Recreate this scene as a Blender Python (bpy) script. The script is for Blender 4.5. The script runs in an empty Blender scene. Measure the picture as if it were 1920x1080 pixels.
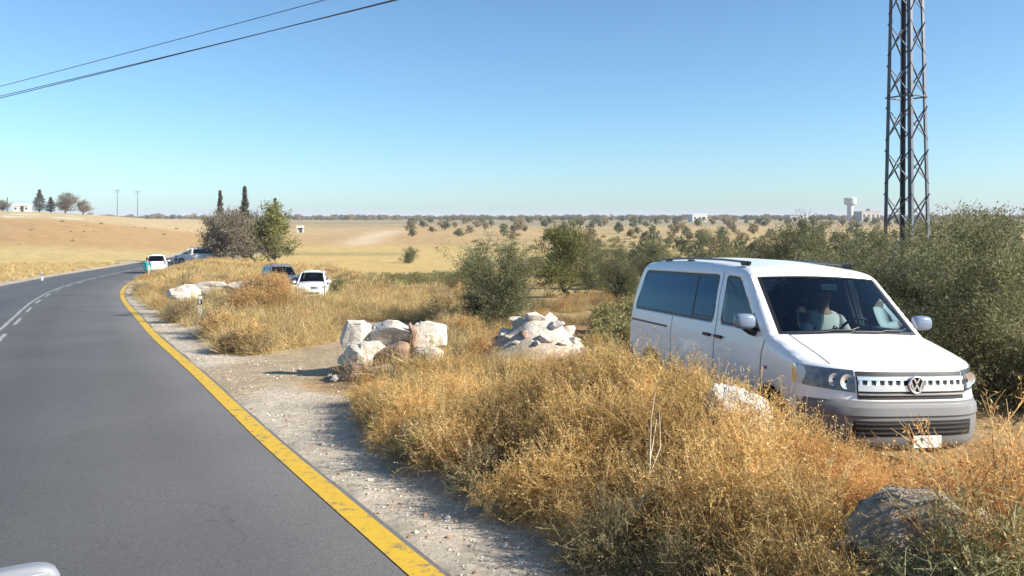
import bpy, bmesh, math, random
import numpy as np
from mathutils import Vector, Matrix
from mathutils.geometry import delaunay_2d_cdt

random.seed(7)
rng = np.random.default_rng(11)
S = bpy.context.scene
COL = S.collection
R = math.radians

# ------------------------------------------------------------------ camera
CAM_H, FPX = 2.1, 1500.0
cam = bpy.data.cameras.new('camera')
cam.sensor_width = 36.0
cam.lens = 36.0 * FPX / 1920.0
cam.shift_y = -(540.0 - 410.0) / 1920.0
cam.clip_start = 0.05
cam.clip_end = 30000.0
camo = bpy.data.objects.new('camera', cam)
camo.location = (0, 0, CAM_H)
camo.rotation_euler = (R(90), 0, 0)
COL.objects.link(camo)
S.camera = camo

# ------------------------------------------------------------------ sky, sun, exposure
SUN_EL, SUN_AZ = 29.5, 106.0      # azimuth measured clockwise from the view direction (+Y)
w = bpy.data.worlds.new('World')
S.world = w
w.use_nodes = True
nt = w.node_tree
nt.nodes.clear()
sky = nt.nodes.new('ShaderNodeTexSky')
sky.sky_type = 'NISHITA'
sky.sun_disc = False
sky.sun_elevation = R(SUN_EL)
sky.sun_rotation = R(SUN_AZ)
sky.altitude = 0.0
sky.air_density = 0.85
sky.dust_density = 0.6
sky.ozone_density = 5.0
bg = nt.nodes.new('ShaderNodeBackground')
bg.inputs['Strength'].default_value = 0.092
wo = nt.nodes.new('ShaderNodeOutputWorld')
tint = nt.nodes.new('ShaderNodeMix'); tint.data_type = 'RGBA'; tint.blend_type = 'MULTIPLY'; tint.inputs['Factor'].default_value = 1
tint.inputs['B'].default_value = (.93, 1.05, 1.0, 1)          # white balance of the camera
nt.links.new(sky.outputs[0], tint.inputs['A'])
nt.links.new(tint.outputs['Result'], bg.inputs[0])
nt.links.new(bg.outputs[0], wo.inputs[0])

sun = bpy.data.lights.new('sun', 'SUN')
sun.energy = 5.0
sun.angle = R(0.5)
sun.color = (1.0, 0.93, 0.82)
suno = bpy.data.objects.new('sun', sun)
sd = Vector((math.sin(R(SUN_AZ)) * math.cos(R(SUN_EL)), math.cos(R(SUN_AZ)) * math.cos(R(SUN_EL)), math.sin(R(SUN_EL))))
suno.rotation_euler = sd.to_track_quat('Z', 'Y').to_euler()
suno.location = sd * 60
COL.objects.link(suno)

S.view_settings.view_transform = 'Standard'
S.view_settings.look = 'None'
S.view_settings.gamma = 1.0
S.view_settings.use_curve_mapping = False
S.view_settings.exposure = 1.02
S.cycles.use_denoising = True
S.cycles.max_bounces = 8
S.cycles.transparent_max_bounces = 12


# ------------------------------------------------------------------ helpers
def tag(o, label=None, cat=None, group=None, kind=None):
    if label: o['label'] = label
    if cat: o['category'] = cat
    if group: o['group'] = group
    if kind: o['kind'] = kind
    return o


def empty(name, loc, rz=0.0, scale=1.0):
    o = bpy.data.objects.new(name, None)
    o.empty_display_size = 0.2
    o.location = loc
    o.rotation_euler = (0, 0, rz)
    o.scale = (scale,) * 3 if not isinstance(scale, (tuple, list)) else scale
    COL.objects.link(o)
    return o


def link(name, me, parent=None, mat=None):
    o = bpy.data.objects.new(name, me)
    COL.objects.link(o)
    if parent: o.parent = parent
    if mat and not me.materials: me.materials.append(mat)
    return o


def mesh(name, V, F, mat=None, col=None, smooth=False, sharp=None):
    """V (n,3), F (m,k) array or a list of tuples; col (n,3) linear per-vertex colour."""
    me = bpy.data.meshes.new(name)
    V = np.asarray(V, dtype=np.float32)
    if isinstance(F, np.ndarray):
        k = F.shape[1]
        me.vertices.add(len(V)); me.vertices.foreach_set('co', V.ravel())
        me.loops.add(F.size); me.loops.foreach_set('vertex_index', F.astype(np.int32).ravel())
        me.polygons.add(len(F))
        me.polygons.foreach_set('loop_start', np.arange(0, F.size, k, dtype=np.int32))
        me.polygons.foreach_set('loop_total', np.full(len(F), k, dtype=np.int32))
        me.update(calc_edges=True)
    else:
        me.from_pydata([tuple(map(float, v)) for v in V], [], [tuple(map(int, f)) for f in F])
        me.update()
    if col is not None:
        a = me.color_attributes.new('col', 'FLOAT_COLOR', 'POINT')
        c = np.ones((len(V), 4), np.float32); c[:, :3] = col
        a.data.foreach_set('color', c.ravel())
    if smooth or sharp:
        me.polygons.foreach_set('use_smooth', np.ones(len(me.polygons), bool))
        if sharp: me.set_sharp_from_angle(angle=R(sharp))
    if mat: me.materials.append(mat)
    return me


def box(name, c, s, mat, parent=None, rot=None, bevel=0.0):
    """box with centre c and full size s, optional small bevel"""
    bm = bmesh.new()
    bmesh.ops.create_cube(bm, size=1.0)
    bmesh.ops.scale(bm, vec=s, verts=bm.verts)
    if bevel:
        bmesh.ops.bevel(bm, geom=list(bm.edges), offset=bevel, segments=2, affect='EDGES')
    if rot is not None: bmesh.ops.transform(bm, matrix=rot.to_4x4() if len(rot) == 3 else rot, verts=bm.verts)
    bmesh.ops.translate(bm, vec=c, verts=bm.verts)
    me = bpy.data.meshes.new(name); bm.to_mesh(me); bm.free()
    me.materials.append(mat)
    return link(name, me, parent)


def tubes(P, rad, sides=5, cap=False):
    """P list of (k,3) polylines, rad list of (k,) radii -> V, F(quads)"""
    Vs, Fs, off = [], [], 0
    an = np.arange(sides) * 2 * math.pi / sides
    for p, r in zip(P, rad):
        p = np.asarray(p, float); k = len(p)
        r = np.broadcast_to(np.asarray(r, float), (k,))
        t = np.gradient(p, axis=0); t /= np.linalg.norm(t, axis=1)[:, None] + 1e-9
        ref = np.array([0, 0, 1.0]) if abs(t[0, 2]) < .9 else np.array([1.0, 0, 0])
        a = np.cross(t, ref); a /= np.linalg.norm(a, axis=1)[:, None] + 1e-9
        b = np.cross(t, a)
        ring = p[:, None, :] + r[:, None, None] * (np.cos(an)[None, :, None] * a[:, None, :] + np.sin(an)[None, :, None] * b[:, None, :])
        Vs.append(ring.reshape(-1, 3))
        i = np.arange(k - 1)[:, None] * sides; j = np.arange(sides)[None, :]; j2 = (j + 1) % sides
        Fs.append((np.stack([i + j, i + j2, i + sides + j2, i + sides + j], -1).reshape(-1, 4)) + off)
        off += k * sides
    return np.concatenate(Vs), np.concatenate(Fs)


def ribbons(P, wid, seed=0):
    """P (n,k,3) polylines, wid (n,k): flat thin strips, random facing -> V,F"""
    g = np.random.default_rng(seed)
    n, k, _ = P.shape
    t = np.gradient(P, axis=1)
    s = np.cross(t, g.normal(size=(n, 1, 3)))
    s /= np.linalg.norm(s, axis=2)[..., None] + 1e-9
    V = np.stack([P - s * wid[..., None] * .5, P + s * wid[..., None] * .5], 2).reshape(-1, 3)
    base = (np.arange(n) * k * 2)[:, None] + (np.arange(k - 1) * 2)[None, :]
    F = np.stack([base, base + 1, base + 3, base + 2], -1).reshape(-1, 4)
    return V, F


def leaves(P, D, ln, wd, seed=0):
    """diamond leaves at P along D"""
    g = np.random.default_rng(seed)
    n = len(P)
    D = D / (np.linalg.norm(D, axis=1)[:, None] + 1e-9)
    s = np.cross(D, g.normal(size=(n, 3))); s /= np.linalg.norm(s, axis=1)[:, None] + 1e-9
    ln = np.broadcast_to(ln, (n,))[:, None]; wd = np.broadcast_to(wd, (n,))[:, None]
    V = np.stack([P, P + D * ln * .5 + s * wd * .5, P + D * ln, P + D * ln * .5 - s * wd * .5], 1).reshape(-1, 3)
    F = np.arange(n * 4).reshape(-1, 4)
    return V, F


def joinVF(parts):
    V, F, C, off = [], [], [], 0
    for v, f, c in parts:
        V.append(v); F.append(f + off); off += len(v)
        C.append(np.broadcast_to(np.asarray(c, float), (len(v), 3)))
    return np.concatenate(V), np.concatenate(F), np.concatenate(C)


def hash2(i, j, seed):
    h = (i.astype(np.int64) * 374761393 + j.astype(np.int64) * 668265263 + seed * 1442695041) & 0xffffffff
    h = ((h ^ (h >> 13)) * 1274126177) & 0xffffffff
    return ((h ^ (h >> 16)) & 0xffff) / 65535.0


def vnoise(x, y, seed=0):
    i, j = np.floor(x), np.floor(y)
    u, v = x - i, y - j
    u = u * u * (3 - 2 * u); v = v * v * (3 - 2 * v)
    i = i.astype(np.int64); j = j.astype(np.int64)
    a, b, c, d = hash2(i, j, seed), hash2(i + 1, j, seed), hash2(i, j + 1, seed), hash2(i + 1, j + 1, seed)
    return (a * (1 - u) + b * u) * (1 - v) + (c * (1 - u) + d * u) * v


def fbm(x, y, scale, octv=4, seed=0):
    x = np.asarray(x, float) / scale; y = np.asarray(y, float) / scale
    s = 0; a = .5; tot = 0
    for k in range(octv):
        s = s + a * vnoise(x, y, seed + k * 17); tot += a
        x = x * 2.03 + 13.1; y = y * 2.03 + 7.7; a *= .5
    return s / tot


def sstep(a, b, x):
    t = np.clip((np.asarray(x, float) - a) / (b - a), 0, 1)
    return t * t * (3 - 2 * t)


def catmull(P, per):
    P = np.asarray(P, float)
    Q = np.vstack([2 * P[0] - P[1], P, 2 * P[-1] - P[-2]])
    out = []
    for i in range(1, len(Q) - 2):
        p0, p1, p2, p3 = Q[i - 1], Q[i], Q[i + 1], Q[i + 2]
        n = per if isinstance(per, int) else max(1, int(np.ceil(np.linalg.norm((p2 - p1)[:2]) / per)))
        t = np.linspace(0, 1, n, endpoint=False)[:, None]
        out.append(.5 * ((2 * p1) + (-p0 + p2) * t + (2 * p0 - 5 * p1 + 4 * p2 - p3) * t ** 2 + (-p0 + 3 * p1 - 3 * p2 + p3) * t ** 3))
    out.append(P[-1:])
    return np.concatenate(out)


# ------------------------------------------------------------------ materials
def mat_new(name):
    m = bpy.data.materials.new(name)
    m.use_nodes = True
    n = m.node_tree.nodes
    return m, m.node_tree, n['Principled BSDF']


def setin(b, **k):
    for a, v in k.items():
        a = a.replace('_', ' ')
        for nm in b.inputs.keys():
            if nm.lower() == a.lower():
                s = b.inputs[nm]
                s.default_value = (*v, 1) if isinstance(v, tuple) and len(v) == 3 and s.type == 'RGBA' else v


def plain(name, col, rough=.6, metal=0.0, noise=0.0, scale=8.0, bump=0.0, coat=0.0, spec=None):
    m, t, b = mat_new(name)
    setin(b, Base_Color=col, Roughness=rough, Metallic=metal)
    if coat: setin(b, Coat_Weight=coat, Coat_Roughness=.05)
    if spec is not None: b.inputs['Specular IOR Level'].default_value = spec
    if noise or bump:
        tc = t.nodes.new('ShaderNodeTexCoord')
        nz = t.nodes.new('ShaderNodeTexNoise'); nz.inputs['Scale'].default_value = scale; nz.inputs['Detail'].default_value = 6
        t.links.new(tc.outputs['Object'], nz.inputs['Vector'])
        if noise:
            mx = t.nodes.new('ShaderNodeMix'); mx.data_type = 'RGBA'
            mx.inputs['A'].default_value = (*[c * (1 - noise) for c in col], 1)
            mx.inputs['B'].default_value = (*[min(1, c * (1 + noise)) for c in col], 1)
            t.links.new(nz.outputs['Fac'], mx.inputs['Factor'])
            t.links.new(mx.outputs['Result'], b.inputs['Base Color'])
        if bump:
            bp = t.nodes.new('ShaderNodeBump'); bp.inputs['Strength'].default_value = bump; bp.inputs['Distance'].default_value = .05
            t.links.new(nz.outputs['Fac'], bp.inputs['Height']); t.links.new(bp.outputs['Normal'], b.inputs['Normal'])
    return m


def vegmat(name, tint=(1, 1, 1), trans=.25, vary=.35, rough=.7):
    """colour from the 'col' attribute, varied a little from one plant to the next; a little light passes through"""
    m, t, b = mat_new(name)
    at = t.nodes.new('ShaderNodeAttribute'); at.attribute_name = 'col'
    oi = t.nodes.new('ShaderNodeObjectInfo')
    mr = t.nodes.new('ShaderNodeMapRange'); mr.inputs['To Min'].default_value = 1 - vary; mr.inputs['To Max'].default_value = 1 + vary
    t.links.new(oi.outputs['Random'], mr.inputs['Value'])
    mx = t.nodes.new('ShaderNodeMix'); mx.data_type = 'RGBA'; mx.blend_type = 'MULTIPLY'; mx.inputs['Factor'].default_value = 1
    t.links.new(at.outputs['Color'], mx.inputs['A']); t.links.new(mr.outputs['Result'], mx.inputs['B'])
    m2 = t.nodes.new('ShaderNodeMix'); m2.data_type = 'RGBA'; m2.blend_type = 'MULTIPLY'; m2.inputs['Factor'].default_value = 1
    m2.inputs['B'].default_value = (*tint, 1)
    t.links.new(mx.outputs['Result'], m2.inputs['A'])
    t.links.new(m2.outputs['Result'], b.inputs['Base Color'])
    setin(b, Roughness=rough); b.inputs['Specular IOR Level'].default_value = .25
    tr = t.nodes.new('ShaderNodeBsdfTranslucent'); t.links.new(m2.outputs['Result'], tr.inputs['Color'])
    ms = t.nodes.new('ShaderNodeMixShader'); ms.inputs[0].default_value = trans
    out = t.nodes['Material Output']
    t.links.new(b.outputs[0], ms.inputs[1]); t.links.new(tr.outputs[0], ms.inputs[2]); t.links.new(ms.outputs[0], out.inputs[0])
    return m


def glassmat(name, tint, refl=(1, 1, 1)):
    """thin car glass: tinted see-through plus a mirror coat by Fresnel"""
    m, t, b = mat_new(name)
    t.nodes.remove(b)
    out = t.nodes['Material Output']
    tr = t.nodes.new('ShaderNodeBsdfTransparent'); tr.inputs[0].default_value = (*tint, 1)
    gl = t.nodes.new('ShaderNodeBsdfGlossy'); gl.inputs['Roughness'].default_value = .02
    gl.inputs[0].default_value = (*refl, 1)
    fr = t.nodes.new('ShaderNodeFresnel'); fr.inputs[0].default_value = 1.52
    ms = t.nodes.new('ShaderNodeMixShader')
    t.links.new(fr.outputs[0], ms.inputs[0]); t.links.new(tr.outputs[0], ms.inputs[1]); t.links.new(gl.outputs[0], ms.inputs[2])
    t.links.new(ms.outputs[0], out.inputs[0])
    return m


M_BRUSH = vegmat('dry_brush', tint=(1.16, 1.18, 1.16), trans=.44, vary=.3)
M_GRASS = vegmat('dry_grass', trans=.3, vary=.3)
M_OLIVE = vegmat('olive_leaf', trans=.34, vary=.18)
M_BARK = plain('bark', (.12, .095, .07), .9, noise=.4, scale=14, bump=.6)
M_STEEL = plain('galvanised_steel', (.105, .12, .145), .55, metal=.6, noise=.25, scale=5)
M_WIRE = plain('wire', (.05, .05, .055), .6)
M_WHITE = plain('white_paint', (.80, .80, .80), .35, coat=.6)
M_SILVER = plain('silver_grey_paint', (.17, .19, .23), .35, metal=.4, coat=.6)
M_BONNET = plain('light_grey_paint', (.20, .21, .24), .4, coat=.4)
M_GREYPL = plain('grey_bumper_plastic', (.16, .16, .162), .5, noise=.08, scale=30)
M_MIRROR = plain('mirror_housing', (.16, .20, .28), .2, coat=.8)  # blue-grey puts the sky's reflection into the housing colour
M_BLACK = plain('black_plastic', (.012, .012, .013), .45)
M_SLAT = plain('dark_slat_plastic', (.035, .035, .036), .5)
M_RUBBER = plain('rubber', (.02, .02, .02), .8)
M_LINER = plain('cabin_lining', (.06, .06, .065), .8)
M_SEAT = plain('seat_cloth', (.045, .047, .052), .9, noise=.2, scale=60)
M_CHROME = plain('chrome', (.80, .81, .83), .28, metal=.75)
M_RIM = plain('rim_metal', (.45, .46, .48), .35, metal=.9)
M_LENS = glassmat('lamp_lens', (.85, .88, .9), (.55, .58, .62))
M_GLASS = glassmat('windscreen_glass', (.50, .58, .58), (.8, .92, 1.0))
M_TINT = glassmat('tinted_glass', (.035, .05, .085), (.55, .75, 1.0))  # dark privacy tint; the blue mirror colour stands in for reflected sky
M_AMBER = plain('amber_lens', (.7, .25, .03), .2)
M_RED = plain('red_lens', (.45, .02, .02), .2)
M_PLATE = plain('number_plate', (.72, .72, .68), .5)
M_SKIN = plain('skin', (.36, .20, .13), .6)
M_HAIR = plain('dark_hair', (.012, .010, .009), .7)
M_SHIRT = plain('white_shirt', (.75, .77, .76), .8)
M_TEAL = plain('teal_cloth', (.02, .30, .32), .85)
M_TROUSER = plain('pale_trousers', (.40, .36, .30), .85)


def stone_mat(name, base, dirt, scale):
    m, t, b = mat_new(name)
    tc = t.nodes.new('ShaderNodeTexCoord')
    oi = t.nodes.new('ShaderNodeObjectInfo')
    ad = t.nodes.new('ShaderNodeVectorMath'); ad.operation = 'ADD'
    t.links.new(tc.outputs['Object'], ad.inputs[0]); t.links.new(oi.outputs['Random'], ad.inputs[1])
    n1 = t.nodes.new('ShaderNodeTexNoise'); n1.inputs['Scale'].default_value = scale; n1.inputs['Detail'].default_value = 8; n1.inputs['Roughness'].default_value = .65
    t.links.new(ad.outputs[0], n1.inputs['Vector'])
    cr = t.nodes.new('ShaderNodeValToRGB')
    cr.color_ramp.elements[0].position = .36; cr.color_ramp.elements[0].color = (*dirt, 1)
    cr.color_ramp.elements[1].position = .60; cr.color_ramp.elements[1].color = (*base, 1)
    t.links.new(n1.outputs['Fac'], cr.inputs[0]); t.links.new(cr.outputs[0], b.inputs['Base Color'])
    n2 = t.nodes.new('ShaderNodeTexNoise'); n2.inputs['Scale'].default_value = scale * 6; n2.inputs['Detail'].default_value = 6
    t.links.new(ad.outputs[0], n2.inputs['Vector'])
    bp = t.nodes.new('ShaderNodeBump'); bp.inputs['Strength'].default_value = .7; bp.inputs['Distance'].default_value = .03
    t.links.new(n2.outputs['Fac'], bp.inputs['Height']); t.links.new(bp.outputs[0], b.inputs['Normal'])
    setin(b, Roughness=.92)
    return m


M_LIME = stone_mat('limestone', (.68, .645, .58), (.42, .34, .26), 3.2)
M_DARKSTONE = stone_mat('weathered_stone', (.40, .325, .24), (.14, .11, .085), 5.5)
M_REDSTONE = stone_mat('reddish_stone', (.42, .29, .21), (.25, .15, .10), 3.2)

# ------------------------------------------------------------------ road path and terrain
# centre of the yellow edge line, seen from above (x right, y ahead, metres)
YL = catmull([(16.5, -24), (9.2, -11.5), (2.46, 0), (-.54, 5.23), (-2.08, 7.79), (-3.60, 10.55), (-5.74, 14.5), (-8.82, 19.9), (-13.0, 27.7), (-17.6, 36.3),
              (-22.4, 46.0), (-27.0, 56.5), (-31.3, 68), (-35.0, 80), (-38.2, 93), (-40.3, 106), (-42, 120), (-43.8, 136), (-45.5, 153), (-47, 168)], .5)
_s = np.r_[0, np.cumsum(np.hypot(*np.diff(YL, axis=0).T))]
_u = np.arange(0, _s[-1], .5)
YL = np.stack([np.interp(_u, _s, YL[:, k]) for k in range(2)], 1)
_k = np.hanning(27); _k /= _k.sum()
YL[13:-13] = np.stack([np.convolve(YL[:, k], _k, 'valid') for k in range(2)], 1)
_t = np.gradient(YL, axis=0); _t /= np.linalg.norm(_t, axis=1)[:, None]
YN = np.stack([_t[:, 1], -_t[:, 0]], 1)          # right-hand normal


def road_off(x, y):
    """signed distance right of the yellow line, and path index"""
    x = np.atleast_1d(np.asarray(x, float)); y = np.atleast_1d(np.asarray(y, float))
    d = np.empty(len(x)); idx = np.empty(len(x), int)
    for a in range(0, len(x), 20000):
        b = a + 20000
        dx = x[a:b, None] - YL[None, ::2, 0]; dy = y[a:b, None] - YL[None, ::2, 1]
        i = np.argmin(dx * dx + dy * dy, 1) * 2
        idx[a:b] = i
        rx = x[a:b] - YL[i, 0]; ry = y[a:b] - YL[i, 1]
        s = rx * YN[i, 0] + ry * YN[i, 1]
        d[a:b] = np.sign(s) * np.maximum(np.abs(s), np.sqrt(rx * rx + ry * ry) * .999)
    return d, idx


_C = np.array([(-9000, 3), (-120, 3), (-45, 1.9), (0, 0), (20, -.9), (40, -1.8), (60, -2.6), (80, -3.2), (100, -3.65), (150, -4.1), (250, -3.5),
               (400, -1.9), (700, .1), (1500, 1.35), (4000, 1.9), (9000, 1.95)], float)
_L = np.array([(-9000, 3), (-120, 3), (-45, 1.9), (0, 0), (20, -.9), (40, -1.8), (60, -2.6), (80, -3.2), (100, -3.5), (120, -2.9), (150, -1.3), (200, 1.4),
               (260, 3.8), (320, 5.1), (380, 5.6), (500, 4.6), (900, 2.2), (2000, 1.7), (9000, 1.95)], float)


def _smooth_profile(P):
    xs = np.sinh(np.linspace(math.asinh(-9000 / 20), math.asinh(9000 / 20), 6001)) * 20
    z = np.interp(xs, P[:, 0], P[:, 1])
    k = np.hanning(161); k /= k.sum()
    zp = np.pad(z, 80, mode='edge')
    return xs, np.convolve(zp, k, 'valid')


_CX, _CZ = _smooth_profile(_C)
_LX, _LZ = _smooth_profile(_L)


def base_z(x, y):
    x = np.asarray(x, float); y = np.asarray(y, float)
    t = x / np.maximum(np.abs(y), 30.0)
    wl = 1 - sstep(-.64, -.24, t)
    return np.interp(y, _CX, _CZ) * (1 - wl) + np.interp(y, _LX, _LZ) * wl


# berm of pushed-up earth between the verge and the van, from near to far
BERM = catmull([(3.6, 3.4), (2.75, 4.9), (1.85, 6.4), (1.15, 8.0), (.15, 10.2), (-1.1, 12.6), (-1.9, 14.2)], 6)


def berm_h(x, y):
    dx = x[:, None] - BERM[None, :, 0]; dy = y[:, None] - BERM[None, :, 1]
    d2 = dx * dx + dy * dy; k = d2.argmin(1)
    hh = np.interp(BERM[k, 1], [3.4, 4.9, 6.2, 7.2, 8.6, 10.2, 12.6], [.12, .16, .26, .40, .40, .16, .10])
    return hh * np.exp(-d2.min(1) / .72)


def ground_z(x, y, detail=True):
    sh = np.shape(x)
    x = np.atleast_1d(np.asarray(x, float)).ravel(); y = np.atleast_1d(np.asarray(y, float)).ravel()
    z = base_z(x, y)
    r = np.hypot(x, y)
    near = r < 220
    if near.any():
        d, _ = road_off(x[near], y[near])
        zz = -.10 + .075 * (sstep(.02, .34, d) + sstep(7.45, 7.95, -d))
        amp = sstep(.4, 1.6, d) + sstep(-7.8, -9.5, -(-d)) * 0 + (d < -7.8) * sstep(7.8, 9.5, -d)
        if detail:
            zz = zz + amp * (.16 * (fbm(x[near], y[near], 2.2, 4, 3) - .5) + .05 * (fbm(x[near], y[near], .35, 3, 5) - .5))
        # grassy bank on the outside of the bend
        yy = y[near]
        zz = zz + sstep(1.2, 3.4, d) * (1 - sstep(5, 9.5, d)) * sstep(20, 34, yy) * (1 - sstep(85, 110, yy)) * .55
        zz = zz - .58 * np.exp(-((x[near] + 11.5) ** 2 + (yy - 48) ** 2) / 42.0)
        zz = zz + .22 * (fbm(x[near], yy, .38, 4, 72) - .5) * np.exp(-((x[near] - .47) / 1.0) ** 2 - ((yy - 15.3) / 1.0) ** 2)
        # heap of stones by the track and the chalky mound left of the van
        zz = zz + .30 * np.exp(-(((x[near] + 2.15) / .95) ** 2 + ((yy - 14.2) / .8) ** 2)) + .92 * np.exp(-(((x[near] - .47) / 1.0) ** 2 + ((yy - 15.4) / .95) ** 2) ** 1.3)
        z[near] += zz
        nn = r < 25
        z[nn] += berm_h(x[nn], y[nn])
    far = sstep(60, 200, r)
    z += far * (fbm(x, y, 90, 3, 8) - .5) * .7 * (1 - sstep(500, 900, r))
    return z.reshape(sh) if sh else float(z[0])


def at(px, Y, on=None):
    """ground point below the pixel column px at depth Y"""
    x = (px - 960.0) / FPX * Y
    return Vector((x, Y, ground_z(x, Y)))


def zpix(py, Y):
    return CAM_H - (py - 410.0) / FPX * Y


# --- the ground: a polar sheet, fine in front and near
ang = np.concatenate([np.arange(-62, 62, .32), np.arange(62, 298, 3.0)])
rad = [0.0]
r_ = .6
while r_ < 9000:
    rad.append(r_); r_ *= 1.026 if r_ < 200 else 1.05
rad = np.array(rad)
A, Rr = np.meshgrid(np.radians(ang), rad[1:])
GX = np.concatenate([[0.0], (np.sin(A) * Rr).ravel()]); GY = np.concatenate([[0.0], (np.cos(A) * Rr).ravel()])
GZ = ground_z(GX, GY)
na, nr = len(ang), len(rad) - 1
ii, jj = np.meshgrid(np.arange(nr - 1), np.arange(na), indexing='ij')
j2 = (jj + 1) % na
q = np.stack([1 + ii * na + jj, 1 + (ii + 1) * na + jj, 1 + (ii + 1) * na + j2, 1 + ii * na + j2], -1).reshape(-1, 4)
tri = [(0, 1 + j, 1 + (j + 1) % na) for j in range(na)]
q = np.concatenate([q[:, ::-1], np.array([(a, c, b, b) for a, b, c in tri])])[: len(q)]


def ground_colour(x, y):
    n = len(x)
    px = 960 + FPX * x / np.maximum(y, .1)
    nz = fbm(x, y, 14, 5, 21); nf = fbm(x, y, 1.3, 4, 22); nb = fbm(x, y, 60, 4, 23)
    r = np.hypot(x, y)
    c = np.empty((n, 3))
    def mixin(col, wgt):
        wgt = np.clip(wgt, 0, 1)[:, None]
        c[:] = c * (1 - wgt) + np.array(col) * wgt
    c[:] = (.40, .285, .125)                                  # dry golden grass
    mixin((.46, .36, .18), sstep(.45, .7, nz) * .8)
    # bare reddish soil of the near field
    near = (y > 3) * (1 - sstep(36, 58, y + 10 * (nz - .5)))
    mixin((.36, .235, .125), near * sstep(.42, .58, nf * .5 + nz * .5) * .9)
    soil = sstep(1030, 1090, px) * (1 - sstep(24, 31, y)) * (y > 11)
    mixin((.27, .155, .085), soil * (.55 + .45 * nf))
    fur = sstep(.55, .8, np.sin((y + .12 * x) * 2.6) * .5 + .5) * soil
    mixin((.19, .105, .06), fur * .7)
    # middle: golden stubble, then reddish ploughed land and a pale track
    mixin((.50, .355, .14), sstep(60, 85, y + 10 * (nb - .5)) * (1 - sstep(165, 185, y + 30 * (nb - .5))) * .85)
    mixin((.24, .215, .10), sstep(.5, .62, nb) * sstep(120, 135, y) * (1 - sstep(150, 165, y)) * .6)
    red = sstep(168, 188, y + 30 * (nb - .5)) * (1 - sstep(330, 420, y))
    mixin((.42, .275, .13), red * (.6 + .4 * nz) * (1 - .6 * sstep(780, 900, px)))
    mixin((.46, .35, .19), red * sstep(.52, .6, nb) * .6)
    mixin((.27, .225, .13), sstep(340, 480, y + 80 * (nb - .5)))
    mixin((.40, .30, .16), sstep(340, 480, y) * sstep(.5, .62, nb) * .7)
    trk = np.exp(-((px - (700 + 60 * (np.clip(y, 150, 400) - 240) / 120)) / (16 + 4000 / np.maximum(y, 60))) ** 2) * sstep(165, 190, y) * (1 - sstep(300, 360, y))
    mixin((.56, .44, .29), trk * .9)
    mixin((.255, .235, .10), sstep(126, 132, y + 8 * (nb - .5)) * (1 - sstep(140, 148, y + 8 * (nb - .5))) * sstep(520, 560, px) * (1 - sstep(740, 800, px)) * .6)
    mixin((.25, .225, .10), sstep(47, 51, y + 6 * (nz - .5)) * (1 - sstep(60, 68, y + 6 * (nz - .5))) * sstep(600, 640, px) * (1 - sstep(860, 960, px)) * .55)
    mixin((.30, .26, .12), sstep(.55, .68, fbm(x, y * 3, 40, 3, 61)) * sstep(85, 110, y) * (1 - sstep(330, 400, y)) * sstep(800, 900, px) * .5)
    # left-hand hillside: ploughed tan, yellow foot, pale stony crest
    lf = 1 - sstep(-.42, -.27, x / np.maximum(np.abs(y), 30))
    lf = lf * (y > 60)
    mixin((.47, .355, .155), lf * sstep(60, 80, y))
    mixin((.40, .25, .115), lf * sstep(118, 140, y + 16 * (nb - .5)) * (.75 + .25 * nz))
    mixin((.36, .215, .095), lf * sstep(.5, .9, np.sin((y * .96 + x * .28) * 1.1) * .5 + .5) * sstep(120, 140, y) * (1 - sstep(205, 220, y)) * .45)
    mixin((.45, .345, .185), lf * sstep(212, 226, y + 26 * (nb - .5)))
    mixin((.60, .52, .40), lf * sstep(205, 215, y) * (1 - sstep(250, 280, y)) * sstep(.56, .66, nz) * sstep(-.46, -.55, x / np.maximum(y, 1)))
    # verge and shoulders
    nr = r < 220
    d, _ = road_off(x[nr], y[nr])
    v = np.zeros(n); e = (nf[nr] - .5) * 1.5 + (nz[nr] - .5) * .9
    v[nr] = sstep(-.3, .2, d) * (1 - sstep(1.25, 1.75, d + e)) + (1 - sstep(-9.3 , -8.8, -np.abs(d)))*0
    mixin((.50, .435, .345), v * .95)
    vl = np.zeros(n); vl[nr] = (d < -7.0) * (1 - sstep(8.7, 9.6, -d + e))
    mixin((.40, .35, .29), vl * .9)
    # dirt track leaving the road past the stone heap
    T = np.array([(-5.2, 12.4), (-4.4, 14.0), (-3.7, 16.5), (-3.2, 20), (-4.2, 26), (-7, 34), (-10, 44)])
    Tc = catmull(T, .5)
    m = (y > 9) & (y < 48) & (x > -16) & (x < 4)
    dd = np.sqrt(((x[m, None] - Tc[None, :, 0]) ** 2 + (y[m, None] - Tc[None, :, 1]) ** 2).min(1))
    tw = np.zeros(n); tw[m] = 1 - sstep(.9, 1.9, dd + (nf[m] - .5) * 1.2)
    mixin((.38, .30, .195), tw * (1 - sstep(20, 30, y)) * .9)
    mixin((.42, .28, .15), tw * sstep(20, 30, y) * .6)
    cm_ = np.exp(-((x - .47) / 1.05) ** 2 - ((y - 15.4) / 1.05) ** 2) * (r < 25)
    mixin((.56, .51, .44), sstep(.25, .6, cm_ + (nf - .5) * .9) * .95)
    mixin((.36, .27, .16), sstep(.3, .6, cm_) * sstep(.56, .68, fbm(x, y, .45, 3, 71)) * .7)
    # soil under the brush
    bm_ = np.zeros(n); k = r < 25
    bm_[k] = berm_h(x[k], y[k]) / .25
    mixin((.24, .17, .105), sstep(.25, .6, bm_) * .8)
    c *= (.86 + .28 * nf)[:, None]
    return np.clip(c, .02, .8)


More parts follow.
